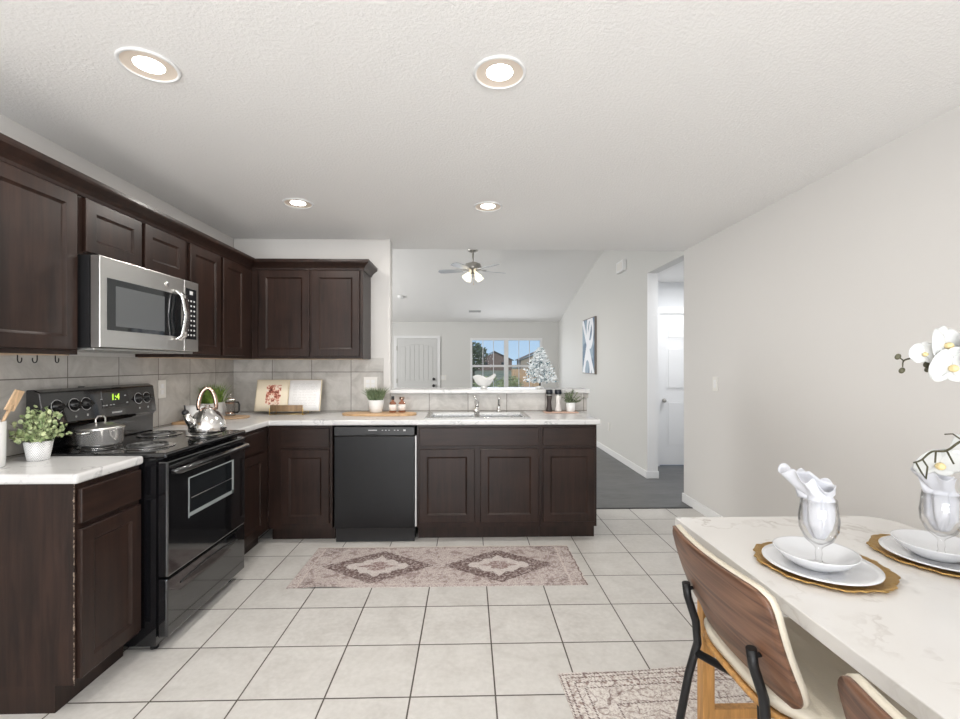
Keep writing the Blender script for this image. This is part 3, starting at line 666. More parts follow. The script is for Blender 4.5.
# ------------------------------------------------------------------ microwave
mw = thing('microwave', 'stainless steel over-the-range microwave above the stove', 'microwave', (-1.86, 2.475, 1.40))
MB().box(-.19, .155, -.375, .375, .012, .43).build('body', 'blackm', mw)
MB().box(-.185, .17, -.37, .37, 0, .012, .003).build('underside', plain('grease_filter_grey', (.45, .45, .44), .4, .8), mw)
mfx = .157
dr = MB().box(mfx, .20, -.375, .235, .014, .430, .003).build('door', 'steel', mw)
MB().box(.1995, .2015, -.335, .205, .095, .335).build('window_glass', 'bglass', dr)
MB().box(.2013, .2022, -.285, .06, .115, .305).build('window', plain('mesh_window', (.10, .105, .11), .15), dr)
hp = [(.205, .165, .075), (.232, .178, .10), (.246, .185, .20), (.246, .185, .23), (.232, .178, .325), (.205, .165, .355)]
hb = MB()
def hs(u, v):
    i = u*(len(hp)-1); k = min(int(i), len(hp)-2); f_ = i-k; a, b = Vector(hp[k]), Vector(hp[k+1]); q = a.lerp(b, f_)
    return q + Vector((.0, (v-.5)*.05, 0))
hb.surf(hs, 20, 3).build('handle', 'chrome', dr, solid=.012)
ct = MB().box(mfx, .20, .237, .375, .014, .430, .003).build('control_panel', 'steel', mw)
MB().box(.1995, .2015, .248, .352, .085, .385).build('keypad', 'bglass', ct)
for i in range(8):
    for j in range(3): MB().box(.2013, .2022, .262+j*.03, .276+j*.03, .105+i*.029, .115+i*.029).build('button', lt, ct)
MB().box(.2013, .2022, .285, .315, .35, .372).build('display', lt, ct)
MB().lathe([(0, 0), (.017, 0), (.017, .002), (0, .003)], n=20, mat=Matrix.Translation((.2, .08, .378)) @ Matrix.Rotation(PI/2, 4, 'Y')).build('badge', 'chrome', dr)

# ------------------------------------------------------------------ outlets, switches, lights, vents, detectors
def plate(label, cat, loc, rz, w, h, kind='outlet', name=None):
    r = thing(name or ('light_switch' if kind == 'switch' else 'wall_outlet'), label, cat, loc, rz)
    MB().box(-w/2, w/2, -.006, 0, -h/2, h/2, .002).build('cover_plate', 'plate', r)
    nn = max(1, round(w/.07)); m = MB()
    for i in range(nn):
        x = (i-(nn-1)/2)*.046
        if kind == 'switch': m.box(x-.016, x+.016, -.010, -.0055, -.033, .033, .002)
        else:
            for z in (-.02, .02): m.box(x-.016, x+.016, -.008, -.0055, z-.014, z+.014, .003)
    m.build('rocker' if kind == 'switch' else 'socket', 'white', r)
plate('single beige outlet on the tiled left wall behind the stove', 'outlet', (XL+.008, 3.105, 1.17), PI/2, .075, .12)
plate('double outlet plate on the tiled back wall above the spiky plant', 'outlet', (-.862, YB-.008, 1.165), 0, .118, .118)
plate('white light switch on the right wall above the dining table', 'switch', (XR, 3.82, 1.17), -PI/2, .075, .12, 'switch')
plate('white switch plate beside the far front door', 'switch', (-.60, 10.6, 1.02), 0, .16, .12, 'switch')
plate('low white outlet on the living room right wall', 'outlet', (XR, 6.76, .40), -PI/2, .075, .12)
names = ['nearest the upper left corner of the photo', 'in front, toward the middle of the ceiling', 'over the corner run, further back', 'over the sink side, further back']
for k, (cx, cy) in enumerate(CANS):
    r = thing('recessed_light', 'round lit ceiling downlight ' + names[k], 'ceiling light', (cx, cy, ZC), 0, 'recessed kitchen downlights')
    MB().lathe([(.088, -.0005), (.100, -.0005), (.101, -.004), (.096, -.008), (.088, -.006), (.088, -.0005)], n=40).build('trim_ring', 'white', r)
    MB().lathe([(.088, -.004), (.075, -.001), (.050, -.0008)], n=40).build('baffle', 'baffle', r)
    MB().lathe([(0, -.003), (.03, -.0028), (.050, -.0008)], n=32).build('bulb', 'glow', r)
zc8 = zv(8.0)
def slope_m(x, y): return Matrix.Translation((x, y, zv(y))) @ Matrix.Rotation(-math.atan(.2244), 4, 'X')
sv = 8.35; v_ = thing('air_vent', 'slim white air vent on the sloped living room ceiling', 'vent', (.135, 9.84, zv(9.84))); v_.rotation_euler = (-math.atan(.2244), 0, 0)
MB().box(-.14, .14, -.07, .07, -.010, 0, .003).build('frame', 'white', v_)
sl = MB()
for k in range(6): sl.box(-.125, .125, -.058+k*.021, -.048+k*.021, -.0125, -.0095)
sl.build('slats', plain('vent_shadow_grey', (.30, .30, .30), .5), v_)
yd = 9.02; s_ = thing('smoke_detector', 'round white smoke detector on the sloped living room ceiling', 'smoke detector', (-1.33, yd, zv(yd))); s_.rotation_euler = (-math.atan(.2244), 0, 0)
MB().lathe([(0, -.035), (.05, -.034), (.065, -.02), (.07, 0), (0, 0)], n=28).build('body', 'white', s_)
MB().lathe([(0, -.037), (.018, -.036), (.02, -.034)], n=16).build('test_button', 'plate', s_)
al = thing('door_chime', 'small white box high on the living room right wall', 'chime box', (XR, 6.14, 2.655))
MB().box(-.05, 0, -.14, .14, -.075, .075, .006).build('housing', 'white', al)
MB().box(-.053, -.05, -.10, .10, -.05, .05, .001).build('grille', 'plate', al)

# ------------------------------------------------------------------ ceiling fan
fz = zv(7.0)
fn = thing('ceiling_fan', 'nickel ceiling fan with five blades and lit glass shades in the living room', 'ceiling fan', (.066, 7.0, fz))
MB().lathe([(0, -.01), (.085, 0.03), (.09, -.02), (.075, -.055), (.03, -.075), (0, -.075)], n=28).build('canopy', 'nickel', fn)
MB().tube([(0, 0, -.07), (0, 0, -.24)], .013, 12).build('downrod', 'nickel', fn)
MB().lathe([(0, -.22), (.05, -.225), (.115, -.25), (.13, -.30), (.125, -.335), (.07, -.36), (.06, -.40), (0, -.41)], n=32).build('motor_housing', 'nickel', fn)
for k in range(5):
    a = math.radians(22+72*k); R_ = Matrix.Rotation(a, 4, 'Z') @ Matrix.Translation((0, 0, -.345)) @ Matrix.Rotation(math.radians(12), 4, 'X')
    m = MB(); ol = [(.17, -.045), (.45, -.065), (.53, -.055), (.555, 0), (.53, .055), (.45, .065), (.17, .045)]
    m.prism(ol, -.003, .003); m._xf(m.bm.verts[:], R_); bd = m.build('blade', 'blade', fn)
    m = MB().box(.10, .22, -.018, .018, -.006, .006, .002); m._xf(m.bm.verts[:], Matrix.Rotation(a, 4, 'Z') @ Matrix.Translation((0, 0, -.337))); m.build('blade_bracket', 'nickel', bd)
for k in range(4):
    a = math.radians(35+90*k); c_ = Vector((math.cos(a)*.085, math.sin(a)*.085, -.405))
    mt = Matrix.Translation(c_) @ Matrix.Rotation(a, 4, 'Z') @ Matrix.Rotation(math.radians(-38), 4, 'Y')
    sh = MB().lathe([(.018, .02), (.022, 0), (.035, -.03), (.045, -.065), (.056, -.095)], n=20, mat=mt).build('lamp_shade', 'frost', fn, solid=.002)
    MB().ball((c_.x*1.45, c_.y*1.45, c_.z-.05), .022, n=10).build('bulb', 'glowf', sh)
MB().tube([(.01, -.04, -.41), (.01, -.04, -.56)], .0015, 6).ball((.01, -.04, -.565), .007).build('pull_chain', 'brass', fn)

# ------------------------------------------------------------------ wall art
t = NT('abstract_paint'); v = t.coord()
sp = t.new('ShaderNodeSeparateXYZ'); t.link(v, sp.inputs[0]); y, z = sp.outputs[1], sp.outputs[2]
def strokes(cy, cz, ry, rz, w):
    d = t.math('SQRT', t.math('ADD', t.math('POWER', t.math('DIVIDE', t.math('SUBTRACT', y, cy), ry), 2), t.math('POWER', t.math('DIVIDE', t.math('SUBTRACT', z, cz), rz), 2)))
    return t.math('LESS_THAN', t.math('ABSOLUTE', t.math('SUBTRACT', d, 1)), w)
def lin(a, b, c, w): return t.math('LESS_THAN', t.math('ABSOLUTE', t.math('SUBTRACT', t.math('ADD', t.math('MULTIPLY', y, a), t.math('MULTIPLY', z, b)), c)), w)
s1 = t.math('MAXIMUM', t.math('MAXIMUM', lin(1, .55, .05, .07), lin(1, -.75, .02, .07)), t.math('MAXIMUM', strokes(-.12, .26, .17, .24, .30), strokes(.05, -.42, .2, .25, .28)))
c = t.mix(t.ramp(t.noise(v, 2.5, 2), [(.45, 0.), (.5, 1.)]), (.12, .19, .29), (.30, .39, .49))
t.col(t.mix(s1, c, (.85, .87, .92))); t.set(Roughness=.6)
ar = thing('wall_art', 'tall abstract blue and white canvas on the living room right wall', 'painting', (XR-.001, 7.80, 1.645))
MB().box(-.035, 0, -.395, .395, -.475, .475).build('frame', plain('brown_grey_frame', (.22, .19, .17), .5), ar)
MB().box(-.039, -.035, -.38, .38, -.46, .46).build('canvas', t.m, ar)

# ------------------------------------------------------------------ rugs
rr = MB().gridslab([-.905+i*.0905 for i in range(21)], [-.302+i*.0604 for i in range(11)], lambda x, y: True, 0, .004)
for v_ in rr.bm.verts:
    dx = v_.co.x+.905; dy = v_.co.y+.302
    if dy < .12 and dx < .5: v_.co.z += .012*math.exp(-((dx-.22)/.1)**2)*(1-dy/.12)
    if dy > .55: v_.co.y += .004*math.sin(v_.co.x*9)
tag(rr.build('runner_rug', m_runner(), loc=(-.182, 3.05, .0005)), 'faded runner rug with two dark diamonds in front of the sink cabinets', 'rug')
r2 = MB().gridslab([-.46+i*.092 for i in range(11)], [-.66+i*.066 for i in range(21)], lambda x, y: True, 0, .004)
for v_ in r2.bm.verts:
    if v_.co.y > .6: v_.co.y += .006*math.sin(v_.co.x*11)
o = r2.build('vintage_rug', m_rug(), loc=(.385+.457+.04, 1.325, .0005)); o.rotation_euler = (0, 0, math.radians(3.5)); tag(o, 'beige and brown patterned rug beneath the walnut chair and table', 'rug')

# ------------------------------------------------------------------ dining table
TT = .75
tb = thing('dining_table', 'white marble-top dining table with golden oak legs along the right', 'table', (1.19, .98, .006))
top = MB(); r_ = .05; x0, x1, y0, y1 = -.40, .41, -.75, .755
poly = []
for cx, cy, a0, rad in ((x1-.10, y1-.10, 0, .10), (x0+.008, y1-.008, 90, .008), (x0+.03, y0+.03, 180, .03), (x1-.03, y0+.03, 270, .03)):
    for i in range(7): a = math.radians(a0+15*i); poly.append((cx+rad*math.cos(a), cy+rad*math.sin(a)))
top.prism(poly, TT-.006-.038, TT-.006).build('tabletop', 'tmarble', tb, bevel=.003)
for sx in (-.365, .355):
    for sy in (-.60, .59): MB().box(sx-.021, sx+.021, sy-.021, sy+.021, 0, TT-.045, .003).build('leg', 'oak', tb)
for sy in (-.60, .59): MB().box(-.343, .333, sy-.016, sy+.016, .105, .140, .003).build('stretcher', 'oak', tb)
MB().box(-.02, .02, -.583, .573, .105, .14, .003).box(-.343, .333, -.61, -.57, TT-.10, TT-.045).box(-.343, .333, .57, .61, TT-.10, TT-.045).build('apron', 'oak', tb)

# ------------------------------------------------------------------ dining chairs
def make_chair(label):
    r = thing('dining_chair', label, 'chair', (0, 0, .006), 0, 'walnut-backed dining chairs on the near side of the table')
    # local +x faces the table; back panel leans away from it
    H0, H1, HW = .485, .795, .255
    def prof(u, v, off):
        # u across (-1..1), v up (0..1); rounded outline by pulling the corners in
        rc = .09; hw = HW; hh = (H1-H0)/2
        X, Z = u*hw, (v*2-1)*hh
        rc = .055 if v > .5 else .105
        ex, ez = max(0, abs(X)-(hw-rc)), max(0, abs(Z)-(hh-rc))
        L = math.hypot(ex, ez); 
        if L > 1e-9 and ex > 0 and ez > 0:
            # square to round mapping inside the corner
            m_ = max(ex, ez)/L; X = math.copysign(hw-rc+ex*m_, X); Z = math.copysign(hh-rc+ez*m_, Z)
        z = (H0+H1)/2+Z
        x = -.285 + (H1-z)*.36 + .030*(u*u) - .02*math.sin(v*PI)*.6
        return Vector((x+off, X, z))
    MB().surf(lambda a, b: prof(a*2-1, b, 0), 28, 22).build('backrest', 'walnut', r, solid=.009)
    MB().surf(lambda a, b: prof(a*2-1, b, .0135)*1.0 + Vector((.0, 0, .003)), 28, 22).build('back_cushion', 'cream', r, solid=.016, bevel=0)
    # seat: rounded quilted pad on a thin wooden shell
    def seat(a, b, z, g):
        u, v = a*2-1, b*2-1; rc = .5
        x = .035+u*(.225+g); y = v*(.225+g)
        k = (abs(u)**4+abs(v)**4)**.25; m_ = max(abs(u), abs(v), 1e-6); s = m_/max(k, 1e-6)
        x = .035+u*s*(.235+g); y = v*s*(.232+g)
        return Vector((x, y, z + .03*max(0, -u)**2 - .0*u))
    cu = MB(); cu.surf(lambda a, b: seat(a, b, .452 + (.018*(1-max(abs(a*2-1), abs(b*2-1))**6)) + .006*abs(math.sin(a*PI*5)), 0), 40, 24); cu.build('seat_cushion', 'cream', r, solid=.03)
    MB().surf(lambda a, b: seat(a, b, .425, .004), 28, 20).build('seat_shell', 'oak', r, solid=.012)
    for sy in (-.17, .17):
        MB().tube([(-.244, sy, .625), (-.238, sy, .58), (-.212, sy, .50), (-.206, sy, .43), (-.235, sy, .33), (-.300, sy, .0)], [.0125]*6, 12).build('rear_leg', 'iron', r)
        MB().tube([(.04, 0, .402), (.15, sy*.85, .402), (.185, sy, .375), (.24, sy*1.05, .0)], [.0125]*4, 12).build('front_leg', 'iron', r)
        MB().tube([(-.252, sy, .60), (-.215, sy, .61)], .006, 8).build('bolt', 'iron', r)
    MB().tube([(-.212, -.17, .40), (-.11, 0, .402), (-.212, .17, .40)], .0125, 12).tube([(-.11, 0, .402), (.05, 0, .402)], .0125, 12).build('crossbar', 'iron', r)
    return r
ch1 = make_chair('walnut-backed chair with cream cushion at the far left of the table'); ch1.location = (.945, 1.288, .008)
ch2 = dup(ch1, loc=(.915, .555, .006)); ch2['label'] = 'walnut-backed chair cut off at the bottom edge, nearer the camera'

# ------------------------------------------------------------------ place settings
def setting(cx, cy, n, rz, where):
    def wob(u): return 1 + .022*math.sin(u*2*PI*9) + .014*math.sin(u*2*PI*23+1) + .01*math.sin(u*2*PI*41)
    ch = MB().lathe([(0, .004), (.12, .004), (.150, .007), (.167, .012), (.168, .008), (.15, .001), (0, .0)], n=180, wob=wob)
    o = ch.build('charger_plate', 'gold', loc=(cx+.018, cy+.018, TT)); o.rotation_euler = (0, 0, rz); tag(o, 'gold charger plate with a ragged rim under the %s white plate' % where, 'charger', 'gold charger plates')
    z = TT+.0045
    o = MB().lathe([(0, 0), (.085, 0), (.09, .003), (.125, .013), (.141, .0165), (.141, .019), (.125, .0165), (.088, .0065), (0, .0055)], n=64).build('dinner_plate', 'bone', loc=(cx, cy, z)); tag(o, 'flat white dinner plate on the %s gold charger' % where, 'plate', 'white dinner plates')
    z += .006
    o = MB().lathe([(0, 0), (.05, 0), (.055, .004), (.085, .022), (.103, .042), (.104, .045), (.100, .044), (.082, .026), (.05, .007), (0, .006)], n=64).build('bowl', 'bone', loc=(cx-.008, cy+.006, z)); tag(o, 'shallow white bowl holding the %s napkin goblet' % where, 'bowl', 'white soup bowls')
    z += .0065
    g = MB().lathe([(0, 0), (.034, 0), (.034, .003), (.012, .009), (.007, .02), (.009, .035), (.007, .048), (.012, .056), (.034, .075), (.047, .105), (.049, .135), (.045, .165), (.043, .19), (.0415, .19), (.0433, .165), (.047, .135), (.045, .106), (.032, .078), (.01, .062), (0, .060)], n=48).build('goblet', 'glass', loc=(cx-.012, cy-.012, z))
    tag(g, 'clear stemmed goblet standing in the %s white bowl' % where, 'goblet', 'clear goblets')
    rn = random.Random(n); ph = [rn.uniform(0, 6) for _ in range(6)]
    def nap(u, v):
        a = u*2*PI
        if v < .55:
            w = v/.55; R = .012+.025*math.sin(min(1, w*1.9)*PI/2); zz = .078+w*.118
            R *= 1 + .16*math.sin(a*5+ph[0]) + .10*math.sin(a*9+ph[1]+w*3); R = min(R, .0372) if w > .3 else min(R, .018+.05*w)
            return Vector((R*math.cos(a), R*math.sin(a), zz))
        w = (v-.55)/.45
        k_ = min(1, w*2.5); R = (.031+.023*w)*(1+k_*.22*math.sin(a*2+ph[2])+.14*math.sin(a*5+ph[3])*w)
        zz = .196+w*(.050+.022*math.cos(a-2.6)+.012*math.sin(a*6+ph[4]))
        return Vector((R*math.cos(a)-.022*w, R*math.sin(a)+.01*w, zz))
    nb = MB().surf(nap, 96, 30)
    bmesh.ops.remove_doubles(nb.bm, verts=nb.bm.verts[:], dist=.0002)
    for k in range(1):
        pts = [(-.045, .015, .19), (-.055, .02, .235), (-.036, .03, .262), (-.02, .01, .268), (.0, .0, .24), (.03, -.01, .232), (.03, 0, .19)]
        def fold(u, v):
            i = u*(len(pts)-1); q = min(int(i), len(pts)-2); p = Vector(pts[q]).lerp(Vector(pts[q+1]), i-q)
            base = Vector((.0, -.012+.02*math.sin(u*7), .175)); s = base.lerp(p, v)
            return s + Vector((0, .010*math.sin(v*7+u*5), .004*math.sin(u*11)))
        nb.surf(fold, 24, 10)
    o = nb.build('napkin', 'napkin', loc=(cx-.012, cy-.012, z), solid=.0012); o.rotation_euler = (0, 0, rz); tag(o, 'crumpled white napkin stuffed into the %s goblet' % where, 'napkin', 'white napkins in goblets')
setting(1.003, 1.282, 4, 0, 'left')
setting(1.412, 1.332, 9, .35, 'right')
# orchid arrangement on the table's right side
oc = thing('orchid', 'white orchid with dark budded stems reaching in at the right edge', 'orchid', (1.34, 1.02, TT))
MB().lathe([(0, 0), (.05, 0), (.06, .02), (.065, .10), (.06, .12), (.054, .12), (.058, .10), (.05, .02), (0, .015)], n=32).build('pot', 'ceramic', oc)
MB().cyl((0, 0, 0), .057, .10, .108, 24).build('moss', 'soil', oc)
S1 = [(0, 0, .10), (.02, .02, .3), (.0, .03, .48), (-.07, .05, .60), (-.14, .07, .61), (-.205, .08, .613), (-.245, .082, .603), (-.265, .083, .596), (-.268, .083, .580)]
MB().tube(smooth(S1), [.005-.0037*i/40 for i in range(41)], 8).tube([(-.265, .083, .596), (-.275, .083, .603)], .0015, 6).build('flower_stem', 'stem', oc)
S2 = [(.02, 0, .10), (.04, .03, .25), (.0, .05, .385), (-.08, .06, .407), (-.13, .07, .400), (-.165, .075, .375), (-.200, .077, .372), (-.225, .078, .352), (-.245, .078, .345)]
tw = MB().tube(smooth(S2), [.004-.0022*i/40 for i in range(41)], 8)
tw.tube([(-.13, .07, .400), (-.155, .07, .417), (-.175, .07, .416)], .0016, 6).tube([(-.19, .077, .372), (-.192, .077, .345)], .002, 6)
tw.tube([(-.165, .075, .375), (-.163, .06, .345)], .002, 6).tube([(-.24, .078, .347), (-.225, .078, .32), (-.214, .078, .305), (-.21, .078, .335), (-.222, .078, .352)], .002, 6); tw.build('bare_stem', 'stem', oc)
for p in ((-.280, .083, .606), (-.270, .083, .572), (-.247, .080, .616), (-.213, .075, .575), (-.216, .075, .587)): MB().ball(p, .0062, (1, 1, 1.3), 10, Matrix.Rotation(.5, 4, 'Y')).build('bud', plain('olive_bud', (.085, .08, .045), .5), oc)
def flower(c, yaw, tiltx, s, nm='flower'):
    R_ = Matrix.Translation(c) @ Matrix.Rotation(yaw, 4, 'Z') @ Matrix.Rotation(tiltx, 4, 'X')     # faces local -Y
    m = MB()
    def pet(ang, L, w, cup, off):
        def fn(u, v):
            x = (v-.5)*2; wd = w*math.sin(PI*min(1, u*.93+.05))**.6
            y = -cup*(u**2) + .10*abs(x)*wd + off
            p = Vector((x*wd, y, u*L)); p = Matrix.Rotation(ang, 3, 'Y') @ p
            return R_ @ (p*s)
        m.surf(fn, 10, 8)
    for ang in (math.radians(80), math.radians(-80)): pet(ang, .048, .036, .006, -.003)
    for ang in (0, math.radians(140), math.radians(-140)): pet(ang, .045, .021, .003, .0)
    f = m.build(nm, 'petal', oc, solid=.0008)
    q = MB().ball(R_ @ Vector((0, -.008*s, -.004*s)), .0085*s, (1, 1.2, 1), 12); q.build('flower_center', plain('orchid_lip', (.72, .58, .30), .4), f)
flower(Vector((-.243, .052, .614)), math.radians(-40), .1, .62)
flower(Vector((-.205, .042, .634)), math.radians(8), -.1, 1.0)
flower(Vector((-.198, .034, .584)), math.radians(-12), .3, 1.05)
flower(Vector((-.145, .034, .615)), math.radians(18), 0, 1.2)
flower(Vector((-.145, .112, .338)), math.radians(-20), .6, 1.15)
flower(Vector((-.085, .118, .362)), math.radians(12), .2, 1.3)

# ------------------------------------------------------------------ counter objects
# utensil crock
cr = thing('utensil_crock', 'white utensil crock cut off at the left edge of the near countertop', 'crock', (-1.945, 1.893, TZ))
MB().lathe([(0, 0), (.05, 0), (.055, .004), (.057, .185), (.053, .186), (.05, .01), (0, .008)], n=32).build('jar', 'ceramic', cr)
def spoon(label, base, top, kind):
    b, t_ = Vector(base), Vector(top); d = (t_-b).normalized(); m = MB()
    m.tube([b, b.lerp(t_, .6), t_], [.005, .005, .007], 8)
    rot = Vector((0, 0, 1)).rotation_difference(d).to_matrix().to_4x4()
    if kind: m.ball(t_+d*.02, .028, (.30, 1, 1.5), 14, rot)
    else: m.box(-.004, .004, -.022, .022, -.045, .045, .004, mat=Matrix.Translation(t_+d*.02) @ rot)
    tag(m.build('wooden_spoon' if kind else 'wooden_spatula', 'spoon'), label, 'spoon' if kind else 'spatula')
spoon('light wooden spatula leaning right out of the white crock', (-1.958, 1.878, TZ+.02), (-1.893, 1.942, 1.168), 0)
spoon('light wooden spoon standing in the white crock, left of the spatula', (-1.935, 1.915, TZ+.02), (-1.965, 1.915, 1.150), 1)

# near potted plant
def potmat():
    t = NT('herringbone_pot'); tc = t.new('ShaderNodeTexCoord'); sp = t.new('ShaderNodeSeparateXYZ'); t.link(tc.outputs['Object'], sp.inputs[0])
    an = t.math('MULTIPLY', t.math('ARCTAN2', sp.outputs[1], sp.outputs[0]), 2.2)
    zz = t.math('ADD', t.math('MULTIPLY', sp.outputs[2], 75), t.math('MULTIPLY', t.math('PINGPONG', an, 1), 3.2))
    ln = t.math('LESS_THAN', t.math('FRACT', zz), .36)
    t.col(t.mix(ln, (.80, .80, .79), (.42, .42, .43))); return t.set(Roughness=.5)
def pot_plant(name, label, loc, prof, potm, soil_r, soil_z):
    r = thing(name, label, 'potted plant', loc)
    MB().lathe(prof, n=36).build('pot', potm, r); MB().cyl((0, 0, 0), soil_r, soil_z-.006, soil_z, 24).build('soil', 'soil', r); return r
pp = pot_plant('potted_plant', 'bushy pale green plant in herringbone pot on the near countertop', (-1.885, 2.05, TZ), [(0, 0), (.042, 0), (.045, .004), (.060, .100), (.056, .100), (.042, .01), (0, .008)], potmat(), .053, .090)
rn = random.Random(5); lf = MB(); stm = MB()
for k in range(95):
    a = rn.uniform(0, 2*PI); e = rn.uniform(.15, 1.5); L = rn.uniform(.06, .105)+.04*math.sin(e)
    d = Vector((math.cos(a)*math.cos(e), math.sin(a)*math.cos(e), math.sin(e)))
    b = Vector((rn.uniform(-.03, .03), rn.uniform(-.03, .03), .094)); t_ = b+d*L + Vector((0, 0, -.02*math.cos(e)))
    t_.x = max(t_.x, -.10); t_.y = min(t_.y, .062)
    stm.tube([b, b.lerp(t_, .5)+Vector((0, 0, .012)), t_], .0012, 5)
    for j in range(8):
        q = b.lerp(t_, .25+.75*j/7)+Vector((0, 0, .01)); s = rn.uniform(.007, .0125)
        n_ = Vector((rn.gauss(0, 1), rn.gauss(0, 1), rn.gauss(0, 1)+.8)).normalized(); u = n_.orthogonal().normalized(); w = n_.cross(u); q += u*.006
        lf.bm.faces.new([lf.bm.verts.new(q+(u*math.cos(i*PI/3)+w*math.sin(i*PI/3))*s) for i in range(6)])
pp.scale = (.84, .84, .84)
for o in (lf.build('foliage', 'leafe', pp), stm.build('stems', 'stem', pp)): o.scale = (1, 1, 1.2); o.location = (0, 0, -.012)

# stock pot on the back near burner
sp = thing('stock_pot', 'small stainless pot with glass lid on the near back burner', 'pot', (-1.835, 2.325, .9415))
MB().lathe([(0, 0), (.085, 0), (.092, .008), (.094, .075), (.098, .078), (.091, .078), (.089, .01), (0, .005)], n=40).build('body', plain('satin_pot_steel', (.80, .79, .77), .16, .75), sp)
ld = MB().lathe([(.098, .080), (.098, .084), (.085, .089), (.05, .100), (.015, .106), (0, .107), (0, .1045), (.05, .097), (.085, .086)], n=40).build('lid', 'steel', sp)
MB().tube([(-.0, -.03, .103), (0, -.03, .125), (0, -.018, .137), (0, .018, .137), (0, .03, .125), (0, .03, .103)], .004, 8).build('knob', 'chrome', ld)
for sy in (-1, 1): MB().tube([(-.03, sy*.092, .066), (-.028, sy*.118, .068), (0, sy*.128, .068), (.028, sy*.118, .068), (.03, sy*.092, .066)], .005, 8).build('handle', 'chrome', sp)

# kettle
kt = thing('tea_kettle', 'polished rounded tea kettle with arched handle on the far front burner', 'kettle', (-1.528, 2.715, .9415))
MB().lathe([(0, 0), (.093, 0), (.100, .012), (.098, .04), (.085, .080), (.062, .112), (.040, .128), (.036, .134), (.030, .140), (.012, .146), (.012, .156), (0, .160)], n=48).build('body', 'chrome', kt)
MB().tube([(-.040, -.065, .045), (-.058, -.088, .085), (-.066, -.098, .115)], [.030, .022, .015], 14).build('spout', 'chrome', kt)
MB().ball((-.068, -.100, .122), .018, n=12).tube([(-.069, -.10, .135), (-.071, -.102, .165)], .004, 8).build('whistle', 'blackm', kt)
hp_ = [(math.cos(a)*.040-.002, math.cos(a)*.022, .135+.120*math.sin(a)) for a in [PI*(-.02+1.04*i/16) for i in range(17)]]
MB().tube(hp_, [.008]+[.0115]*15+[.008], 12).build('handle', 'rose', kt)
MB().box(-.02, .02, .088, .112, .01, .035, .005).build('rear_foot', 'blackm', kt)

# canister on a wooden block, grass planter, french press, tray
o = MB().box(-.075, .075, -.10, .10, 0, .018, .004).build('wooden_board', 'board', loc=(-1.972, 3.30, TZ)); tag(o, 'small honey-wood board under the white canister', 'board')
o = MB().lathe([(0, 0), (.055, 0), (.058, .004), (.058, .100), (.054, .102), (.052, .01), (0, .008)], n=36).build('canister', 'ceramic', loc=(-1.962, 3.325, TZ+.0185)); tag(o, 'plain white canister on the small wood board behind the kettle', 'canister')
gp = thing('potted_grass', 'tufted green grass in a white rectangular planter in the counter corner', 'potted plant', (-1.998, 3.615, TZ), PI/2)
pm = MB().gridslab([-.10, -.093, .093, .10], [-.05, -.043, .043, .05], lambda x, y: not (abs(x) < .093 and abs(y) < .043), .008, .118).box(-.10, .10, -.05, .05, 0, .008); pm.build('planter', 'ceramic', gp)
MB().box(-.092, .092, -.042, .042, .085, .10).build('soil', 'soil', gp)
def grass(mb, n, rx, ry, z0, h, sp_, w, rn, cyl=False):
    for _ in range(n):
        if cyl:
            a = rn.uniform(0, 2*PI); rr_ = rx*math.sqrt(rn.random()); x, y = rr_*math.cos(a), rr_*math.sin(a)
        else: x, y = rn.uniform(-rx, rx), rn.uniform(-ry, ry)
        L = h*rn.uniform(.65, 1.1); dx, dy = x/max(rx, .01)*sp_*rn.uniform(.3, 1.3)+rn.gauss(0, sp_*.35), y/max(ry, .01)*sp_*rn.uniform(.3, 1.2)+rn.gauss(0, sp_*.3)
        a = rn.uniform(0, PI); u = Vector((math.cos(a), math.sin(a), 0))*w
        p0 = Vector((x, y, z0)); p1 = p0+Vector((dx*.35, dy*.35, L*.6)); p2 = p0+Vector((dx, dy, L))
        V = mb.bm.verts.new; A, B, C, D, E_ = V(p0-u), V(p0+u), V(p1+u*.8), V(p1-u*.8), V(p2)
        mb.bm.faces.new((A, B, C, D)); mb.bm.faces.new((D, C, E_))
g = MB(); grass(g, 260, .088, .038, .10, .16, .06, .0032, random.Random(2)); g.build('grass', 'leafg', gp)
o = MB().lathe([(0, 0), (.105, 0), (.112, .006), (.113, .012), (.105, .009), (0, .008)], n=40).build('round_tray', m_light_wood('woven_tray', (.55, .38, .24), sc=(60, 60, 10)), loc=(-1.825, 3.60, TZ)); tag(o, 'round wooden tray in front of the french press in the corner', 'tray')
fp = thing('french_press', 'small glass french press with black handle beside the grass planter', 'french press', (-1.885, 3.665, TZ+.0095))
MB().lathe([(0, 0), (.034, 0), (.036, .003), (.036, .125), (.0345, .125), (.0345, .005), (0, .003)], n=32).build('beaker', 'glass', fp)
MB().lathe([(.0365, .02), (.039, .02), (.039, .03), (.0365, .03), (.0365, .02)], n=32).lathe([(.0365, .10), (.039, .10), (.039, .108), (.0365, .108), (.0365, .10)], n=32).build('metal_band', 'rose', fp)
MB().lathe([(0, .126), (.039, .126), (.039, .134), (.02, .144), (0, .146)], n=32).tube([(0, 0, .145), (0, 0, .165)], .002, 6).ball((0, 0, .168), .008).build('plunger_lid', 'chrome', fp)
MB().tube([(.037, -.01, .108), (.07, -.018, .11), (.08, -.02, .09), (.078, -.02, .045), (.065, -.017, .028), (.037, -.01, .026)], .0065, 10).build('handle', 'blackm', fp)
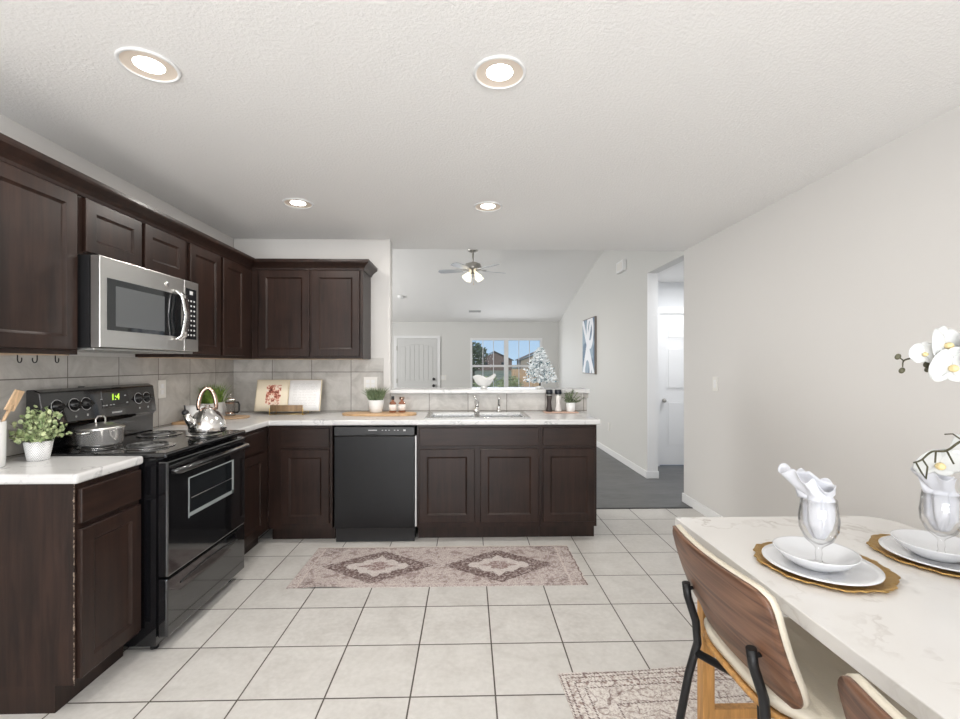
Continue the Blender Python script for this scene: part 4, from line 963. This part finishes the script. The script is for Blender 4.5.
# stand and cookbook
def pagemat(name, pic):
    t = NT(name); v = t.coord(); sp = t.new('ShaderNodeSeparateXYZ'); t.link(v, sp.inputs[0]); x, z = sp.outputs[0], sp.outputs[2]
    if pic:
        ins = t.math('MULTIPLY', t.math('LESS_THAN', t.math('ABSOLUTE', t.math('ADD', x, .118)), .062), t.math('LESS_THAN', t.math('ABSOLUTE', t.math('SUBTRACT', z, .13)), .085))
        n = t.noise(v, 34, 3, .7, color=False)
        pc = t.ramp(n, [(.36, (.12, .03, .02)), (.46, (.50, .14, .09)), (.54, (.85, .66, .52)), (.66, (.80, .74, .66))])
        c = t.mix(ins, (.80, .71, .55), pc)
    else:
        lines = t.math('LESS_THAN', t.math('FRACT', t.math('MULTIPLY', z, 75)), .35)
        ins = t.math('MULTIPLY', t.math('LESS_THAN', t.math('ABSOLUTE', t.math('SUBTRACT', x, .14)), .10), t.math('LESS_THAN', t.math('ABSOLUTE', t.math('SUBTRACT', z, .13)), .10))
        brk = t.ramp(t.noise(v, 90, 1), [(.42, 0.), (.46, 1.)])
        c = t.mix(t.math('MULTIPLY', t.math('MULTIPLY', t.math('MULTIPLY', lines, ins), brk), .35), (.84, .83, .82), (.40, .38, .36))
    t.col(c); return t.set(Roughness=.5)
lean = math.radians(-14)
st_ = thing('cookbook_stand', 'gold wire cookbook stand with a ribbed wooden ledge', 'book stand', (-1.50, 3.845, TZ))
for x in (-.135, .135): MB().tube([(x, -.052, .055), (x, -.052, .003), (x, .08, .003), (x, .135, .20)], .0035, 8).build('wire_leg', 'brass', st_)
MB().tube([(-.135, .13, .18), (-.06, .145, .236), (.06, .145, .236), (.135, .13, .18)], .003, 8).tube([(-.135, .0, .004), (.135, .0, .004)], .003, 8).tube([(-.135, -.044, .028), (-.135, .045, .028)], .0025, 6).tube([(.135, -.044, .028), (.135, .045, .028)], .0025, 6).build('wire_back', 'brass', st_)
hl = MB()
for k in range(9): hl.tube([(-.132, -.044, .032+k*.0058), (.132, -.044, .032+k*.0058)], .0032, 6)
hl.build('ledge', m_light_wood('ledge_wood', (.36, .24, .14), sc=(30, 3, 3)), st_)
bk = thing('open_cookbook', 'open cookbook with a red food photo resting on the gold stand', 'book', (-1.515, 3.845, TZ+.032)); bk.rotation_euler = (lean, 0, 0)
def pages(sx, th):
    m = MB()
    def fn(u, v):
        x = sx*(.004+u*.262); y = -(.016*math.sin(min(1, u*3.2)*PI/2)*(1-.45*u))*th
        return Vector((x, y, v*.258))
    m.surf(fn, 20, 4)
    r_ = m.bm.faces[:]; ex = bmesh.ops.extrude_face_region(m.bm, geom=r_)
    for v in [g_ for g_ in ex['geom'] if isinstance(g_, bmesh.types.BMVert)]: v.co.y = .006
    return m
pages(-1, 1).build('left_page', pagemat('picture_page', True), bk); pages(1, .8).build('right_page', pagemat('text_page', False), bk)
MB().box(-.272, .272, .0065, .0105, -.004, .264).build('cover', plain('cream_book_cover', (.72, .62, .45), .6), bk)
# cutting board, spiky plant, bottles
bo = MB(); poly = [(.305*math.copysign(abs(math.cos(a))**.7, math.cos(a)), .115*math.copysign(abs(math.sin(a))**.8, math.sin(a))) for a in [2*PI*i/48 for i in range(48)]]
o = bo.prism(poly, 0, .018).build('cutting_board', 'board', loc=(-.735, 3.79, TZ), bevel=.004); o.rotation_euler = (0, 0, -.05); tag(o, 'long oval wooden board beneath the spiky plant and two bottles', 'cutting board')
BZ = TZ+.0185
p2 = pot_plant('potted_plant', 'spiky green plant in a round white pot on the oval board', (-.768, 3.81, BZ), [(0, 0), (.044, 0), (.05, .006), (.066, .105), (.061, .105), (.045, .012), (0, .01)], plain('pitted_white_pot', (.74, .73, .71), .5, 0, .4, 120), .057, .095)
g = MB(); grass(g, 340, .05, .05, .092, .115, .065, .0038, random.Random(8), True); g.build('foliage', 'leafs', p2)
lab = plain('pink_white_label', (.80, .74, .70), .5)
for k, (x, y, s) in enumerate(((-.628, 3.80, 1), (-.555, 3.82, 1.02))):
    b = thing('oil_bottle', ('short bottle with a black stopper between plant and other bottle', 'short bottle with a copper cap at the right end of the oval board')[k], 'bottle', (x, y, BZ), 0, 'bottles on the oval board')
    MB().lathe([(0, 0), (.026, 0), (.029, .004), (.029, .072), (.024, .085), (.012, .092), (.012, .105), (0, .105)], n=28).build('bottle', m_glass('amber_glass', (.9, .62, .5)), b)
    MB().lathe([(.0296, .018), (.0302, .018), (.0302, .068), (.0296, .068)], n=28).build('label', lab, b)
    MB().lathe([(0, .1055), (.013, .1055), (.014, .11), (.013, .135), (0, .137)] if k == 0 else [(0, .1055), (.02, .1055), (.021, .11), (.021, .128), (0, .13)], n=24).build('stopper', 'blackm' if k == 0 else 'rose', b)
# mills and small plant at the right end
o = MB().box(-.145, .145, -.055, .055, 0, .010, .004).build('serving_board', m_light_wood('pink_wood_board', (.62, .42, .33), sc=(3, 40, 10)), loc=(.795, 3.93, TZ)); tag(o, 'thin pinkish wood board under the two grinders and small plant', 'serving board')
MZ = TZ+.0105
for k, (x, mt, nm, lb) in enumerate(((.697, plain('peppercorn_fill', (.035, .025, .022), .4, 0, .6, 200), 'pepper_mill', 'dark pepper grinder with a black cap, left of the salt grinder'), (.775, plain('salt_fill', (.78, .75, .72), .4, 0, .5, 200), 'salt_mill', 'white salt grinder with a black cap beside the small plant'))):
    b = thing(nm, lb, 'grinder', (x, 3.94, MZ), 0, 'grinders on the pinkish board')
    MB().lathe([(0, 0), (.028, 0), (.028, .012), (.021, .045), (.018, .08), (.022, .11), (.024, .135), (0, .135)], n=28).build('body', mt, b)
    MB().lathe([(.018, .1352), (.022, .1352), (.022, .148), (.018, .148), (.018, .1352)], n=28).build('collar', 'steel', b)
    MB().lathe([(0, .1485), (.027, .1485), (.030, .155), (.030, .182), (.026, .188), (0, .188)], n=28).build('cap', plain('navy_black_cap', (.012, .015, .022), .35), b)
p3 = pot_plant('potted_plant', 'small sage-leaved plant in a white pot right of the salt grinder', (.880, 3.925, MZ), [(0, 0), (.032, 0), (.035, .004), (.041, .078), (.037, .078), (.032, .01), (0, .008)], 'ceramic', .035, .070)
rn = random.Random(15); lf = MB(); stm = MB()
for k in range(36):
    a = rn.uniform(0, 2*PI); e = rn.uniform(.2, 1.45); L = rn.uniform(.05, .11)+.03*math.sin(e); d = Vector((math.cos(a)*math.cos(e), math.sin(a)*math.cos(e)*.7, math.sin(e)*.9))
    b = Vector((rn.uniform(-.02, .02), rn.uniform(-.02, .02), .070)); t_ = b+d*L
    t_.y = min(t_.y, .09); t_.x = max(t_.x, -.062); stm.tube([b, t_], .001, 5)
    for j in range(9):
        q = b.lerp(t_, .2+.8*j/8); s = rn.uniform(.006, .010); n_ = Vector((rn.gauss(0, 1), rn.gauss(0, 1), rn.gauss(0, 1))).normalized(); u = n_.orthogonal().normalized(); w = n_.cross(u); q += u*.005
        lf.quad(q-u*s*1.4, q-w*s*.5, q+u*s*1.4, q+w*s*.5)
lf.build('foliage', 'leafs', p3); stm.build('stems', 'stem', p3)
# on the bar: wavy bowl and flocked tabletop tree
o = MB()
def bow(u, v):
    a = u*2*PI; w = v; R = .03+.075*w**.55; return Vector((R*math.cos(a), R*.75*math.sin(a), .02+w*.088+w*w*(.014*math.sin(a*2+.6)+.012*math.sin(3*a+1))))
o.surf(bow, 64, 12); bmesh.ops.remove_doubles(o.bm, verts=o.bm.verts[:], dist=.0002); o.cyl((0, 0, 0), .03, 0, .021, 24)
b = o.build('wavy_bowl', 'ceramic', loc=(.140, 4.17, 1.1165), solid=.003); tag(b, 'white wavy-rimmed footed bowl on the raised ledge', 'bowl')
tt = thing('tabletop_tree', 'snowy white tabletop Christmas tree on the raised ledge', 'christmas tree', (.655, 4.19, 1.1155))
MB().lathe([(0, 0), (.04, 0), (.04, .012), (.012, .022), (0, .022)], n=20).build('base', 'ceramic', tt)
MB().tube([(0, 0, .02), (0, 0, .37)], [.009, .002], 8).build('trunk', 'stem', tt)
rn = random.Random(21); A = MB(); B = MB()
for k in range(360):
    f_ = rn.random()**.8; z = .035+f_*.33; L = (.165*(1-f_)+.02)*rn.uniform(.7, 1.1); a = rn.uniform(0, 2*PI)
    d = Vector((math.cos(a), math.sin(a)*.8, rn.uniform(-.1, .45))); 
    p0 = Vector((0, 0, z))
    for j in range(14):
        q = p0+d*L*(.25+.75*j/13)+Vector((rn.gauss(0, .004), rn.gauss(0, .004), rn.gauss(0, .004))); s = rn.uniform(.008, .0145)
        n_ = Vector((rn.gauss(0, 1), rn.gauss(0, 1), rn.gauss(0, 1))).normalized(); u = n_.orthogonal().normalized(); w = n_.cross(u)
        q.z = max(q.z, .012)
        (A if rn.random() < (.68 + .25*j/13) else B).quad(q-u*s, q-w*s*.45, q+u*s, q+w*s*.45)
A.build('snowy_tips', 'flock', tt); B.build('branches', 'bough', tt)
